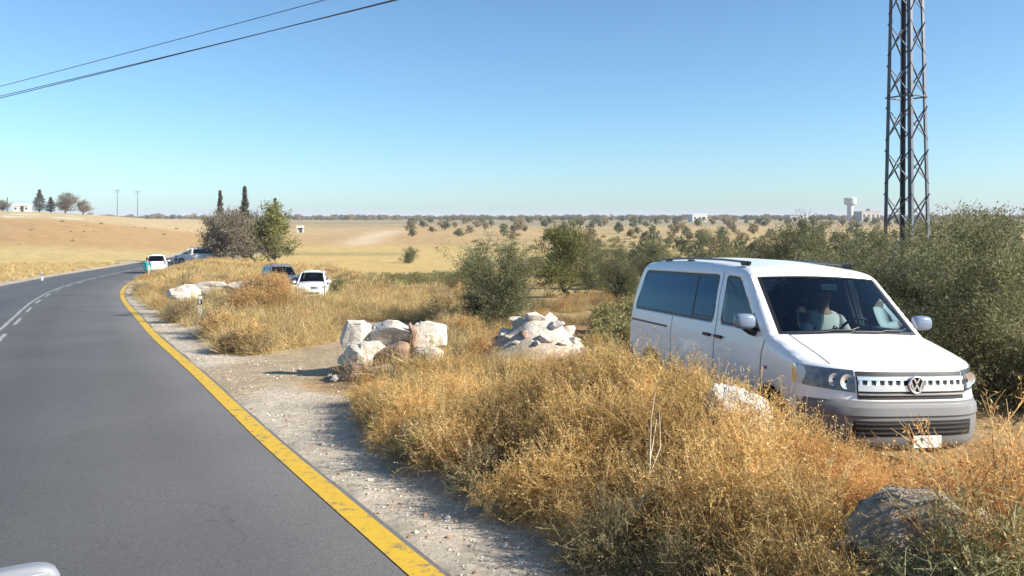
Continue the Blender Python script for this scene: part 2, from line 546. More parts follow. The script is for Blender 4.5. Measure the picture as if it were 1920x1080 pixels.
def ground_mat():
    m, t, b = mat_new('ground')
    at_ = t.nodes.new('ShaderNodeAttribute'); at_.attribute_name = 'col'
    tc = t.nodes.new('ShaderNodeTexCoord')
    n1 = t.nodes.new('ShaderNodeTexNoise'); n1.inputs['Scale'].default_value = 9; n1.inputs['Detail'].default_value = 10; n1.inputs['Roughness'].default_value = .75
    n2 = t.nodes.new('ShaderNodeTexNoise'); n2.inputs['Scale'].default_value = 1.1; n2.inputs['Detail'].default_value = 8; n2.inputs['Roughness'].default_value = .7
    t.links.new(tc.outputs['Object'], n1.inputs['Vector']); t.links.new(tc.outputs['Object'], n2.inputs['Vector'])
    mr = t.nodes.new('ShaderNodeMapRange'); mr.inputs['From Min'].default_value = .3; mr.inputs['From Max'].default_value = .7
    mr.inputs['To Min'].default_value = .62; mr.inputs['To Max'].default_value = 1.3
    t.links.new(n1.outputs['Fac'], mr.inputs['Value'])
    mr2 = t.nodes.new('ShaderNodeMapRange'); mr2.inputs['From Min'].default_value = .3; mr2.inputs['From Max'].default_value = .7
    mr2.inputs['To Min'].default_value = .8; mr2.inputs['To Max'].default_value = 1.2
    t.links.new(n2.outputs['Fac'], mr2.inputs['Value'])
    mu = t.nodes.new('ShaderNodeMath'); mu.operation = 'MULTIPLY'
    t.links.new(mr.outputs[0], mu.inputs[0]); t.links.new(mr2.outputs[0], mu.inputs[1])
    mx = t.nodes.new('ShaderNodeMix'); mx.data_type = 'RGBA'; mx.blend_type = 'MULTIPLY'; mx.inputs['Factor'].default_value = 1
    t.links.new(at_.outputs['Color'], mx.inputs['A']); t.links.new(mu.outputs[0], mx.inputs['B'])
    t.links.new(mx.outputs['Result'], b.inputs['Base Color'])
    bp = t.nodes.new('ShaderNodeBump'); bp.inputs['Strength'].default_value = .8; bp.inputs['Distance'].default_value = .06
    t.links.new(n1.outputs['Fac'], bp.inputs['Height']); t.links.new(bp.outputs[0], b.inputs['Normal'])
    setin(b, Roughness=.95); b.inputs['Specular IOR Level'].default_value = .15
    return m


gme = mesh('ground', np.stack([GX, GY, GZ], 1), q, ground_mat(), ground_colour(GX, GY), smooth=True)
ground = tag(link('ground', gme), 'dry rolling farmland with ploughed and stubble fields', kind='structure')


# --- the road, its edge line and centre lines
def strip(d0, d1, lift, i0=0, i1=None, nd=2, wob=0.0, seed=1):
    P, N = YL[i0:i1], YN[i0:i1]
    ds = np.linspace(d0, d1, nd)
    ed = np.tile(ds, (len(P), 1))
    if wob:
        s = np.arange(len(P)) * .5
        ed[:, -1] += (fbm(s, s * 0 + 3, 1.2, 4, seed) - .5) * wob
        ed[:, 0] += (fbm(s, s * 0 + 9, 1.2, 4, seed + 1) - .5) * wob
    X = P[:, None, 0] + N[:, None, 0] * ed; Y = P[:, None, 1] + N[:, None, 1] * ed
    Z = base_z(X, Y) + lift - .0004 * 0
    V = np.stack([X, Y, Z], -1).reshape(-1, 3)
    i, j = np.meshgrid(np.arange(len(P) - 1), np.arange(nd - 1), indexing='ij')
    F = np.stack([i * nd + j, i * nd + j + 1, (i + 1) * nd + j + 1, (i + 1) * nd + j], -1).reshape(-1, 4)
    return V, F


def asphalt_mat():
    m, t, b = mat_new('asphalt')
    tc = t.nodes.new('ShaderNodeTexCoord')
    n1 = t.nodes.new('ShaderNodeTexNoise'); n1.inputs['Scale'].default_value = 55; n1.inputs['Detail'].default_value = 8; n1.inputs['Roughness'].default_value = .8
    n2 = t.nodes.new('ShaderNodeTexNoise'); n2.inputs['Scale'].default_value = .35; n2.inputs['Detail'].default_value = 6
    at_ = t.nodes.new('ShaderNodeAttribute'); at_.attribute_name = 'col'
    t.links.new(tc.outputs['Object'], n1.inputs['Vector']); t.links.new(tc.outputs['Object'], n2.inputs['Vector'])
    mr = t.nodes.new('ShaderNodeMapRange'); mr.inputs['From Min'].default_value = .3; mr.inputs['From Max'].default_value = .7
    mr.inputs['To Min'].default_value = .45; mr.inputs['To Max'].default_value = 1.55
    t.links.new(n1.outputs['Fac'], mr.inputs['Value'])
    mr2 = t.nodes.new('ShaderNodeMapRange'); mr2.inputs['From Min'].default_value = .3; mr2.inputs['From Max'].default_value = .7
    mr2.inputs['To Min'].default_value = .9; mr2.inputs['To Max'].default_value = 1.12
    t.links.new(n2.outputs['Fac'], mr2.inputs['Value'])
    mu = t.nodes.new('ShaderNodeMath'); mu.operation = 'MULTIPLY'
    t.links.new(mr.outputs[0], mu.inputs[0]); t.links.new(mr2.outputs[0], mu.inputs[1])
    # sparse cracks and dark spots
    nw = t.nodes.new('ShaderNodeTexNoise'); nw.inputs['Scale'].default_value = 1.6; nw.inputs['Detail'].default_value = 5
    t.links.new(tc.outputs['Object'], nw.inputs['Vector'])
    mixv = t.nodes.new('ShaderNodeMix'); mixv.data_type = 'VECTOR'; mixv.inputs['Factor'].default_value = .35
    t.links.new(tc.outputs['Object'], mixv.inputs['A']); t.links.new(nw.outputs['Color'], mixv.inputs['B'])
    vo = t.nodes.new('ShaderNodeTexVoronoi'); vo.feature = 'DISTANCE_TO_EDGE'; vo.inputs['Scale'].default_value = .55
    t.links.new(mixv.outputs['Result'], vo.inputs['Vector'])
    ck = t.nodes.new('ShaderNodeMapRange'); ck.inputs['From Min'].default_value = .0; ck.inputs['From Max'].default_value = .007
    ck.inputs['To Min'].default_value = .86; ck.inputs['To Max'].default_value = 1.0
    t.links.new(vo.outputs['Distance'], ck.inputs['Value'])
    n3 = t.nodes.new('ShaderNodeTexNoise'); n3.inputs['Scale'].default_value = 5.5; n3.inputs['Detail'].default_value = 4
    t.links.new(tc.outputs['Object'], n3.inputs['Vector'])
    sp_ = t.nodes.new('ShaderNodeMapRange'); sp_.inputs['From Min'].default_value = .66; sp_.inputs['From Max'].default_value = .74
    sp_.inputs['To Min'].default_value = 1.0; sp_.inputs['To Max'].default_value = .78
    t.links.new(n3.outputs['Fac'], sp_.inputs['Value'])
    mk = t.nodes.new('ShaderNodeMath'); mk.operation = 'MULTIPLY'; t.links.new(mu.outputs[0], mk.inputs[0]); t.links.new(ck.outputs[0], mk.inputs[1])
    ml = t.nodes.new('ShaderNodeMath'); ml.operation = 'MULTIPLY'; t.links.new(mk.outputs[0], ml.inputs[0]); t.links.new(sp_.outputs[0], ml.inputs[1])
    mx = t.nodes.new('ShaderNodeMix'); mx.data_type = 'RGBA'; mx.blend_type = 'MULTIPLY'; mx.inputs['Factor'].default_value = 1
    t.links.new(at_.outputs['Color'], mx.inputs['A']); t.links.new(ml.outputs[0], mx.inputs['B'])
    t.links.new(mx.outputs['Result'], b.inputs['Base Color'])
    bp = t.nodes.new('ShaderNodeBump'); bp.inputs['Strength'].default_value = .35; bp.inputs['Distance'].default_value = .01
    t.links.new(n1.outputs['Fac'], bp.inputs['Height']); t.links.new(bp.outputs[0], b.inputs['Normal'])
    setin(b, Roughness=.75); b.inputs['Specular IOR Level'].default_value = .35
    return m


def paint_mat(name, col, wear, under=(.11, .11, .112), sc=7):
    m, t, b = mat_new(name)
    tc = t.nodes.new('ShaderNodeTexCoord')
    n1 = t.nodes.new('ShaderNodeTexNoise'); n1.inputs['Scale'].default_value = sc; n1.inputs['Detail'].default_value = 10; n1.inputs['Roughness'].default_value = .8
    t.links.new(tc.outputs['Object'], n1.inputs['Vector'])
    cr = t.nodes.new('ShaderNodeValToRGB')
    cr.color_ramp.elements[0].position = wear - .05; cr.color_ramp.elements[0].color = (*under, 1)
    cr.color_ramp.elements[1].position = wear + .06; cr.color_ramp.elements[1].color = (*col, 1)
    e = cr.color_ramp.elements.new(min(.95, wear + .25)); e.color = (*[min(1, c * 1.08) for c in col], 1)
    t.links.new(n1.outputs['Fac'], cr.inputs[0]); t.links.new(cr.outputs[0], b.inputs['Base Color'])
    setin(b, Roughness=.7)
    return m


nd = 36
V, F = strip(-7.55, .15, .0, nd=nd, wob=.12)
dd = np.tile(np.linspace(-7.55, .15, nd), len(YL))
sx = np.repeat(np.arange(len(YL)) * .5, nd)
tone = np.full(len(V), .092)
for c0, s0, a0 in ((-1.0, .45, -.012), (-2.6, .45, -.012), (-4.6, .5, -.010), (-6.2, .5, -.010), (-1.8, .35, -.008)):
    tone += a0 * np.exp(-((dd - c0) / s0) ** 2) * (.6 + .8 * fbm(sx, dd, 9, 3, 31))
tone += .022 * sstep(-1.0, .0, dd) + .012 * sstep(-6.6, -7.4, dd)
tone += .030 * sstep(-3.4, -.2, dd)
warm = sstep(-4.2, -.3, dd)[:, None]
cc = tone[:, None] * (np.array([.985, .985, 1.01]) * (1 - warm) + np.array([1.03, .985, .95]) * warm) * (.88 + .24 * fbm(V[:, 0], V[:, 1], 2.6, 5, 33))[:, None] * (.92 + .16 * fbm(sx, dd * 9, 14, 3, 35))[:, None]
road = tag(link('road', mesh('road', V, F, asphalt_mat(), cc, smooth=True)), 'grey two-lane asphalt road bending away to the right', kind='structure')
V, F = strip(-.10, .10, .006, nd=3, wob=.016, seed=5)
link('edge_line', mesh('edge_line', V, F, paint_mat('yellow_road_paint', (.55, .345, .022), .41, sc=9)), road)
V, F = strip(-3.72, -3.62, .006, wob=.02, seed=8)
M_LINE = paint_mat('white_road_paint', (.36, .36, .35), .47, sc=6)
link('centre_line', mesh('centre_line', V, F, M_LINE), road)
for i0 in range(30, 250, 12):
    V, F = strip(-3.49, -3.39, .006, i0, i0 + 7)
    link('centre_dash', mesh('centre_dash', V, F, M_LINE), road)


# ------------------------------------------------------------------ vehicles
def inpoly(pts, poly):
    x, y = pts[:, 0], pts[:, 1]
    ins = np.zeros(len(pts), bool)
    n = len(poly)
    for i in range(n):
        x1, y1 = poly[i]; x2, y2 = poly[(i + 1) % n]
        c = ((y1 > y) != (y2 > y)) & (x < (x2 - x1) * (y - y1) / (y2 - y1 + 1e-12) + x1)
        ins ^= c
    return ins


def round_poly(P, r, n=4):
    P = [Vector(p) for p in P]; out = []
    for i, p in enumerate(P):
        a = (P[i - 1] - p); b = (P[(i + 1) % len(P)] - p)
        ra = min(r, a.length * .45, b.length * .45)
        p0 = p + a.normalized() * ra; p1 = p + b.normalized() * ra
        for k in range(n + 1):
            t = k / n
            out.append(tuple(p0 * (1 - t) ** 2 + p * 2 * t * (1 - t) + p1 * t * t))
    return out


class Vehicle:
    """A car body from one lengthwise profile: x runs backwards from 0 at the nose, y to the car's left, z up."""

    def __init__(s, name, sp, paint, bumper, fine=.05):
        s.sp = sp; s.name = name; s.paint = paint
        P = np.array([p[:6] for p in sp['profile']], float)
        tags = [p[6] for p in sp['profile']]
        Q, T = [], []
        Pp = np.vstack([P[0], P, P[-1]])
        for i in range(len(P) - 1):
            n = max(2, int(np.ceil(np.hypot(*(P[i + 1, :2] - P[i, :2])) / fine)))
            t = np.linspace(0, 1, n, endpoint=False)[:, None]
            p0, p1, p2, p3 = Pp[i], Pp[i + 1], Pp[i + 2], Pp[i + 3]
            m1 = (p2 - p0) * .5 * .6; m2 = (p3 - p1) * .5 * .6
            lim = np.abs(p2 - p1) * 1.5
            m1 = np.clip(m1, -lim, lim); m2 = np.clip(m2, -lim, lim)
            Q.append((2 * t ** 3 - 3 * t ** 2 + 1) * p1 + (t ** 3 - 2 * t ** 2 + t) * m1 + (-2 * t ** 3 + 3 * t ** 2) * p2 + (t ** 3 - t ** 2) * m2)
            T += [tags[i]] * n
        Q.append(P[-1:]); s.Q = np.concatenate(Q); s.T = T
        s.wz = np.array(sp['width'], float)
        s.edge = np.stack([s.Q[:, 0] - s.Q[:, 2], s.Q[:, 1] - s.Q[:, 3]], 1)
        s.ey = s.Q[:, 4]
        s.root = None

    def wfun(s, z): return np.interp(z, s.wz[:, 0], s.wz[:, 1])

    def strip_pts(s, i, v):
        q = s.Q[i]
        v = np.asarray(v, float)
        return np.stack([q[0] - q[2] * np.abs(v) ** q[5], v * q[4], q[1] - q[3] * v * v], -1)

    def side_y(s, x, z):
        x = np.asarray(x, float); z = np.asarray(z, float)
        A0, B0 = s.edge[:-1], s.edge[1:]
        ab = B0 - A0; L2 = (ab * ab).sum(1) + 1e-12
        t = np.clip(((x[..., None] - A0[:, 0]) * ab[:, 0] + (z[..., None] - A0[:, 1]) * ab[:, 1]) / L2, 0, 1)
        d2 = (x[..., None] - A0[:, 0] - t * ab[:, 0]) ** 2 + (z[..., None] - A0[:, 1] - t * ab[:, 1]) ** 2
        k = d2.argmin(-1); d = np.sqrt(d2.min(-1)); tk = np.take_along_axis(t, k[..., None], -1)[..., 0]
        ez = s.edge[k, 1] * (1 - tk) + s.edge[k + 1, 1] * tk; eyk = s.ey[k] * (1 - tk) + s.ey[k + 1] * tk
        de = np.maximum(s.wfun(ez) - eyk, 0)
        r = np.maximum(.05, de * 1.3)
        t = np.clip(d / r, 0, 1)
        g = 1 - np.sqrt(np.clip(1 - (1 - t) ** 2, 0, 1))
        return s.wfun(z) - de * g

    def side_pt(s, x, z, sg, off=0.0):
        x = np.asarray(x, float); z = np.asarray(z, float)
        return np.stack([x, sg * (s.side_y(x, z) + off), z + 0 * x], -1)

    def nose_pt(s, y, z, off=0.0):
        """point on the front face"""
        k = [i for i, t in enumerate(s.T) if t in ('bumper', 'grille')] + [s.T.index('hood')]
        z0 = s.Q[k, 1]; o = np.argsort(z0)
        f = lambda c: np.interp(z, z0[o], s.Q[k, c][o])
        v = np.clip(np.abs(y) / f(4), 0, 1)
        return np.stack([f(0) - f(2) * v ** f(5) + off, y + 0 * np.asarray(z, float), z + 0 * np.asarray(y, float)], -1)

    def build(s, loc, rz, mats, coarse=False, tilt=(0, 0)):
        sp = s.sp
        s.root = empty(s.name, loc, rz)
        s.root.rotation_euler = (tilt[0], tilt[1], rz)
        V, F, G = [], [], []
        nv = 13 if coarse else 27
        vs = np.linspace(-1, 1, nv)
        wsv = sp.get('wsv', .93)
        vs[np.argmin(np.abs(vs - wsv))] = wsv; vs[np.argmin(np.abs(vs + wsv))] = -wsv
        for i in range(len(s.Q)): V.append(s.strip_pts(i, vs))
        V = np.concatenate(V)
        for i in range(len(s.Q) - 1):
            for j in range(nv - 1):
                t = s.T[i]
                if t in ('ws', 'rearglass') and not (vs[j] >= -wsv - 1e-6 and vs[j + 1] <= wsv + 1e-6): t = 'body'
                if t in ('hood', 'roof', 'rear', 'grille'): t = 'body'
                F.append((i * nv + j, i * nv + j + 1, (i + 1) * nv + j + 1, (i + 1) * nv + j)); G.append(t)
        # side sheet
        zb = sp['sill']
        bot = []
        for wx, wr in sp['arches'][::-1]:
            for a in np.linspace(math.pi, 0, 17): bot.append((wx - wr * math.cos(a) * -1 if False else wx + wr * math.cos(a), max(zb, sp['axle'] + wr * math.sin(a))))
        bot = [(x, z) for x, z in bot]
        bot = sorted(bot, key=lambda p: p[0])
        poly = [tuple(p) for p in s.edge] + bot
        pts, edges = [], []

        def loop(L):
            k = len(pts); pts.extend(L)
            edges.extend([(k + a, k + (a + 1) % len(L)) for a in range(len(L))])
        loop(poly)
        for wn in sp['windows']: loop(wn)
        bx = sp['bumper_line']
        ex = sp['length']
        g = .11 if coarse else .055
        X, Z = np.meshgrid(np.arange(-ex, .02, g), np.arange(zb + g, sp['height'], g))
        gp = np.stack([X.ravel() + .003, Z.ravel()], 1)
        gp = gp[inpoly(gp, poly)]
        dmin = np.array([np.min(np.hypot(s.edge[:, 0] - a, s.edge[:, 1] - b)) for a, b in gp])
        gp = gp[dmin > g * .35]
        pts += [tuple(p) for p in gp]
        ov, oe, of, *_ = delaunay_2d_cdt([Vector(p) for p in pts], edges, [], 0, 1e-6)
        o2 = np.array([tuple(p) for p in ov]); f2 = np.array([tuple(f) for f in of])
        cen = o2[f2].mean(1)
        f2 = f2[inpoly(cen, poly)]; cen = o2[f2].mean(1)
        lab = np.array(['body'] * len(f2), dtype=object)
        for k, wn in enumerate(sp['windows']): lab[inpoly(cen, wn)] = 'win%d' % k
        lab[(cen[:, 0] > bx[0]) & (cen[:, 1] < bx[1])] = 'bumper'
        lab[(cen[:, 0] < -ex + .35) & (cen[:, 1] < bx[1])] = 'rbumper'
        y2 = s.side_y(o2[:, 0], o2[:, 1])
        for sg in (1, -1):
            k = len(V)
            V = np.vstack([V, np.stack([o2[:, 0], sg * y2, o2[:, 1]], 1)])
            for f, l in zip(f2, lab):
                F.append(tuple(int(a) + k for a in f)); G.append(l + ('L' if sg > 0 else 'R') if l.startswith('win') else l)
        C0 = np.array([-ex / 2, 0, sp['height'] * .45])
        Vn = np.asarray(V)
        FF = []
        for f in F:
            p = Vn[list(f)]; n = np.cross(p[1] - p[0], p[2] - p[0]); m = p.mean(0)
            cx = C0.copy(); cx[0] = np.clip(m[0], -ex + .7, -.7)
            FF.append(tuple(f) if np.dot(n, m - cx) > 0 else tuple(f[::-1]))
        G = np.array(G, dtype=object)
        s.groups = {}
        for gname in sorted(set(G)):
            idx = [i for i in range(len(FF)) if G[i] == gname]
            bm = bmesh.new(); mp = {}
            for i in idx:
                vsx = []
                for a in FF[i]:
                    if a not in mp: mp[a] = bm.verts.new(Vn[a])
                    vsx.append(mp[a])
                try: bm.faces.new(vsx)
                except ValueError: pass
            bmesh.ops.remove_doubles(bm, verts=bm.verts, dist=2e-4)
            me = bpy.data.meshes.new(gname); bm.to_mesh(me); bm.free()
            me.polygons.foreach_set('use_smooth', np.ones(len(me.polygons), bool))
            me.set_sharp_from_angle(angle=R(38))
            if gname.startswith('win'): nm, mt = 'side_window', mats['side'][int(gname[3])]
            else: nm, mt = {'body': ('body', s.paint), 'bumper': ('front_bumper', mats['bumper']), 'rbumper': ('rear_bumper', mats['bumper']),
                            'ws': ('windscreen', M_GLASS), 'rearglass': ('rear_window', M_TINT)}[gname]
            me.materials.append(mt)
            o = link(nm, me, s.root)
            s.groups[gname] = o
            if gname in ('body', 'bumper', 'rbumper'):
                me.materials.append(M_LINER)
                so = o.modifiers.new('shell', 'SOLIDIFY'); so.thickness = .03; so.offset = -1; so.material_offset = 1; so.material_offset_rim = 0
        # dark seals round the side windows
        for k, wn in enumerate(sp['windows']):
            a = np.array(wn); c = a.mean(0)
            sc_ = 1 - .022 / np.maximum(.05, np.abs(a - c).max(0)) * 1.4
            b_ = c + (a - c) * sc_
            for sg in (1, -1):
                O = s.side_pt(a[:, 0], a[:, 1], sg, .003); I = s.side_pt(b_[:, 0], b_[:, 1], sg, .003)
                n = len(a); VV = np.vstack([O, I])
                FQ = np.array([(i, (i + 1) % n, n + (i + 1) % n, n + i) for i in range(n)])
                link('seal', mesh('seal', VV, FQ, M_BLACK), s.groups['win%d%s' % (k, 'L' if sg > 0 else 'R')])
        # windscreen border
        for gname in ('ws', 'rearglass'):
            if gname in s.groups:
                ks = [i for i, t in enumerate(s.T) if t == gname]; ks.append(ks[-1] + 1)
                L = []
                vv = np.linspace(-wsv, wsv, 15)
                for v in vv: L.append((ks[0], v))
                for i in ks[1:]: L.append((i, wsv))
                for v in vv[::-1][1:]: L.append((ks[-1], v))
                for i in ks[::-1][1:-1]: L.append((i, -wsv))
                Pn = np.array([s.strip_pts(i, np.array([v]))[0] for i, v in L])
                c = Pn.mean(0); out = Vector(np.cross(Pn[3] - Pn[0], Pn[-4] - Pn[0])).normalized()
                if out.x * (1 if gname == 'ws' else -1) < 0: out = -out
                out = np.array(out)
                I = c + (Pn - c) * np.array([.93, .955, .93])
                n = len(Pn); VV = np.vstack([Pn + out * .004, I + out * .012])
                link('seal', mesh('seal', VV, np.array([(i, (i + 1) % n, n + (i + 1) % n, n + i) for i in range(n)]), M_BLACK), s.groups[gname])
        # floor pan
        W = sp['wheel_y']
        box('floor_pan', (-ex / 2, 0, zb + .12), (ex - 1.3, W * 2 - .14, .06), M_BLACK, s.root)
        # wheels
        for wx, wr in sp['arches']:
            for sg in (1, -1): s.wheel(wx, sg)
        return s.root

    def wheel(s, wx, sg):
        sp = s.sp; rr = sp['axle']; Y = sp['wheel_y'] * sg
        prof = [(.0, .60), (.0, .66), (.02, .97), (.05, 1.0), (.17, 1.0), (.20, .97), (.21, .62)]
        n = 28; V = []; F = []
        for k, (o, q_) in enumerate(prof):
            for a in range(n):
                t = a * 2 * math.pi / n
                V.append((wx + rr * q_ * math.cos(t), Y + sg * (.02 - o), rr + rr * q_ * math.sin(t)))
        for k in range(len(prof) - 1):
            for a in range(n): F.append((k * n + a, k * n + (a + 1) % n, (k + 1) * n + (a + 1) % n, (k + 1) * n + a))
        wh = link('wheel', mesh('wheel', V, F, M_RUBBER, sharp=40), s.root)
        V = [(wx, Y + sg * -.015, rr)]; F = []
        for k, (o, q_) in enumerate([(.0, .14), (-.015, .2), (-.03, .5), (.01, .56), (.012, .62), (-.08, .62)]):
            for a in range(20):
                t = a * 2 * math.pi / 20
                dip = -.03 if (k == 2 or k == 1) and a % 4 < 2 else 0
                V.append((wx + rr * q_ * math.cos(t), Y + sg * (.012 + o + dip), rr + rr * q_ * math.sin(t)))
        for a in range(20): F.append((0, 1 + a, 1 + (a + 1) % 20))
        for k in range(5):
            for a in range(20): F.append((1 + k * 20 + a, 1 + k * 20 + (a + 1) % 20, 1 + (k + 1) * 20 + (a + 1) % 20, 1 + (k + 1) * 20 + a))
        link('rim', mesh('rim', V, F, M_RIM, sharp=30), wh)

    def patch(s, name, rows, mat, parent, sharp=35):
        """a sheet from rows of points (list of (k,3))"""
        A_ = np.array(rows); nr_, nc_ = A_.shape[:2]
        F = [(i * nc_ + j, i * nc_ + j + 1, (i + 1) * nc_ + j + 1, (i + 1) * nc_ + j) for i in range(nr_ - 1) for j in range(nc_ - 1)]
        return link(name, mesh(name, A_.reshape(-1, 3), F, mat, sharp=sharp), parent)

    def side_line(s, name, P, wid, mat, sg, off=.003, parent=None):
        """a narrow strip following the side, P list of (x,z)"""
        P = catmull(P, 6); t = np.gradient(P, axis=0); t /= np.linalg.norm(t, axis=1)[:, None]
        n = np.stack([-t[:, 1], t[:, 0]], 1) * wid * .5
        a, b = P + n, P - n
        return s.patch(name, [s.side_pt(a[:, 0], a[:, 1], sg, off), s.side_pt(b[:, 0], b[:, 1], sg, off)], mat, parent or s.root)

    def headlights(s, y0, x1, zl, zh, mat_in, sides=(1, -1)):
        """lamps that wrap from the front round to the side: y0 inner end, x1 rear end on the side"""
        for sg in sides:
            rows_l, rows_r = [], []
            nz, nt_ = 6, 12
            q = s.nose_pt(0, zl)
            yc = float(np.interp(.5 * (zl + zh), s.Q[:len(s.T) // 3, 1], s.Q[:len(s.T) // 3, 4]))
            for a in range(nz + 1):
                f = a / nz; rl, rr_ = [], []
                for k in range(nt_ + 1):
                    t = k / nt_
                    z = (zl + .05 * t) * (1 - f) + (zh + .02 * t) * f
                    if t < .62:
                        y = y0 + (yc * .985 - y0) * t / .62
                        p = s.nose_pt(np.array(y), np.array(z)); p = np.array([float(p[0]), float(y), z]); nn = np.array([1, .25 * t, 0])
                    else:
                        pe = s.nose_pt(np.array(yc * .985), np.array(z))
                        xx = float(pe[0]) + (x1 - float(pe[0])) * (t - .62) / .38
                        u = (t - .62) / .38
                        yy = yc * .985 * (1 - u) ** 2 + (1 - (1 - u) ** 2) * float(s.side_y(np.array(xx), np.array(z)))
                        p = np.array([xx, yy, z]); nn = np.array([.6 * (1 - u), 1, 0])
                    nn = nn / np.linalg.norm(nn)
                    pl, pr = p + nn * .016, p + nn * .004
                    pl[1] *= sg; pr[1] *= sg
                    rl.append(pl); rr_.append(pr)
                rows_l.append(rl); rows_r.append(rr_)
            hl = s.patch('headlight', rows_r, mat_in, s.root)
            s.patch('lens', rows_l, M_LENS, hl)
            for (yy, zz, r0) in ((y0 + (yc - y0) * .20, zl + (zh - zl) * .48, (zh - zl) * .34), (y0 + (yc - y0) * .46, zl + (zh - zl) * .54, (zh - zl) * .30)):
                V, F = [], []
                p = s.nose_pt(np.array(yy), np.array(zz)); x0 = float(p[0]) + .008
                for k, (o, q_) in enumerate([(-.002, .25), (-.001, .6), (.006, .95), (.0065, 1.0)]):
                    for a in range(16):
                        t = a * math.pi / 8
                        V.append((x0 + o, sg * (yy + r0 * q_ * math.cos(t)), zz + r0 * q_ * math.sin(t)))
                F = [(k * 16 + a, k * 16 + (a + 1) % 16, k * 16 + 16 + (a + 1) % 16, k * 16 + 16 + a) for k in range(3) for a in range(16)] + [tuple(range(16))]
                link('bulb_bowl', mesh('bulb_bowl', V, F, M_CHROME, smooth=True), hl)

    def mirror(s, x, z, sg, mat):
        y = float(s.side_y(np.array(x), np.array(z)))
        r = empty('door_mirror', (0, 0, 0)); r.parent = s.root
        bm = bmesh.new(); bmesh.ops.create_uvsphere(bm, u_segments=16, v_segments=10, radius=1)
        for v in bm.verts:
            for c in range(3): v.co[c] = math.copysign(abs(v.co[c]) ** .62, v.co[c])
            if v.co.x < 0: v.co.x *= .35
        bmesh.ops.scale(bm, vec=(.07, .118, .08), verts=bm.verts)
        bmesh.ops.translate(bm, vec=(x + .02, sg * (y + .145), z + .10), verts=bm.verts)
        me = bpy.data.meshes.new('housing'); bm.to_mesh(me); bm.free(); me.materials.append(mat); me.polygons.foreach_set('use_smooth', np.ones(len(me.polygons), bool))
        link('housing', me, r)
        V, F = tubes([[(x - .02, sg * (y - .02), z - .02), (x, sg * (y + .07), z), (x, sg * (y + .14), z + .04)]], [[.05, .04, .035]], 8)
        link('arm', mesh('arm', V, F, M_BLACK, smooth=True), r)
        box('mirror_glass', (x - .012, sg * (y + .145), z + .10), (.006, .18, .12), M_CHROME, r, bevel=.002)


def copy_tree(o, parent=None, swap=None):
    c = o.copy(); COL.objects.link(c); c.parent = parent
    if swap and c.type == 'MESH':
        for sl in c.material_slots: pass
        if any(m in swap for m in c.data.materials):
            c.data = c.data.copy()
            for i, m in enumerate(c.data.materials):
                if m in swap: c.data.materials[i] = swap[m]
    for ch in list(o.children): copy_tree(ch, c, swap)
    return c


# --- the white van. profile: x, z, plan shift at the edge, crown, half width of the edge, plan power, tag of the span that follows
VAN = dict(length=4.90, height=1.97, sill=.24, axle=.325, wheel_y=.90, wsv=.92,
           arches=[(-.90, .375), (-3.92, .375)], bumper_line=(-.46, .66),
           profile=[(-.10, .22, .34, .00, .87, 3.6, 'bumper'), (-.02, .30, .34, .00, .905, 3.8, 'bumper'), (.0, .46, .34, .00, .92, 4.0, 'bumper'),
                    (-.005, .60, .34, .00, .925, 4.0, 'bumper'), (-.035, .68, .34, .00, .922, 4.0, 'grille'), (-.045, .72, .34, .00, .918, 4.0, 'grille'),
                    (-.06, .86, .33, .00, .91, 3.9, 'grille'), (-.085, .955, .31, .004, .905, 3.8, 'hood'), (-.13, 1.00, .29, .012, .90, 3.6, 'hood'),
                    (-.36, 1.075, .23, .025, .895, 3.2, 'hood'), (-.64, 1.145, .17, .03, .885, 2.8, 'hood'), (-.86, 1.20, .14, .03, .875, 2.4, 'hood'),
                    (-.89, 1.215, .13, .03, .87, 2.2, 'ws'), (-1.16, 1.455, .11, .03, .83, 2.2, 'ws'), (-1.52, 1.775, .09, .03, .775, 2.2, 'roof'),
                    (-1.63, 1.84, .08, .035, .75, 2.2, 'roof'), (-1.84, 1.895, .06, .05, .715, 2.2, 'roof'), (-2.4, 1.945, .03, .065, .69, 2.2, 'roof'),
                    (-3.4, 1.965, .0, .065, .69, 2.2, 'roof'), (-4.3, 1.94, .0, .06, .69, 2.2, 'roof'), (-4.66, 1.90, -.02, .05, .69, 2.2, 'roof'),
                    (-4.745, 1.83, -.06, .02, .70, 2.4, 'rearglass'), (-4.83, 1.5, -.07, .0, .79, 2.6, 'rearglass'), (-4.865, 1.22, -.08, .0, .85, 2.8, 'rear'),
                    (-4.885, .9, -.09, .0, .875, 3.0, 'rear'), (-4.89, .62, -.10, .0, .88, 3.0, 'rbumper'), (-4.90, .45, -.10, .0, .88, 3.0, 'rbumper'), (-4.84, .26, -.10, .0, .86, 3.0, 'rbumper')],
           width=[(.2, .915), (.4, .945), (.7, .952), (.98, .945), (1.2, .915), (1.5, .855), (1.8, .778), (1.95, .74)],
           windows=[round_poly([(-1.20, 1.205), (-1.50, 1.47), (-1.76, 1.70), (-1.84, 1.745), (-2.10, 1.752), (-2.03, 1.205)], .05),
                    round_poly([(-2.22, 1.205), (-2.28, 1.755), (-4.50, 1.755), (-4.62, 1.205)], .08)])


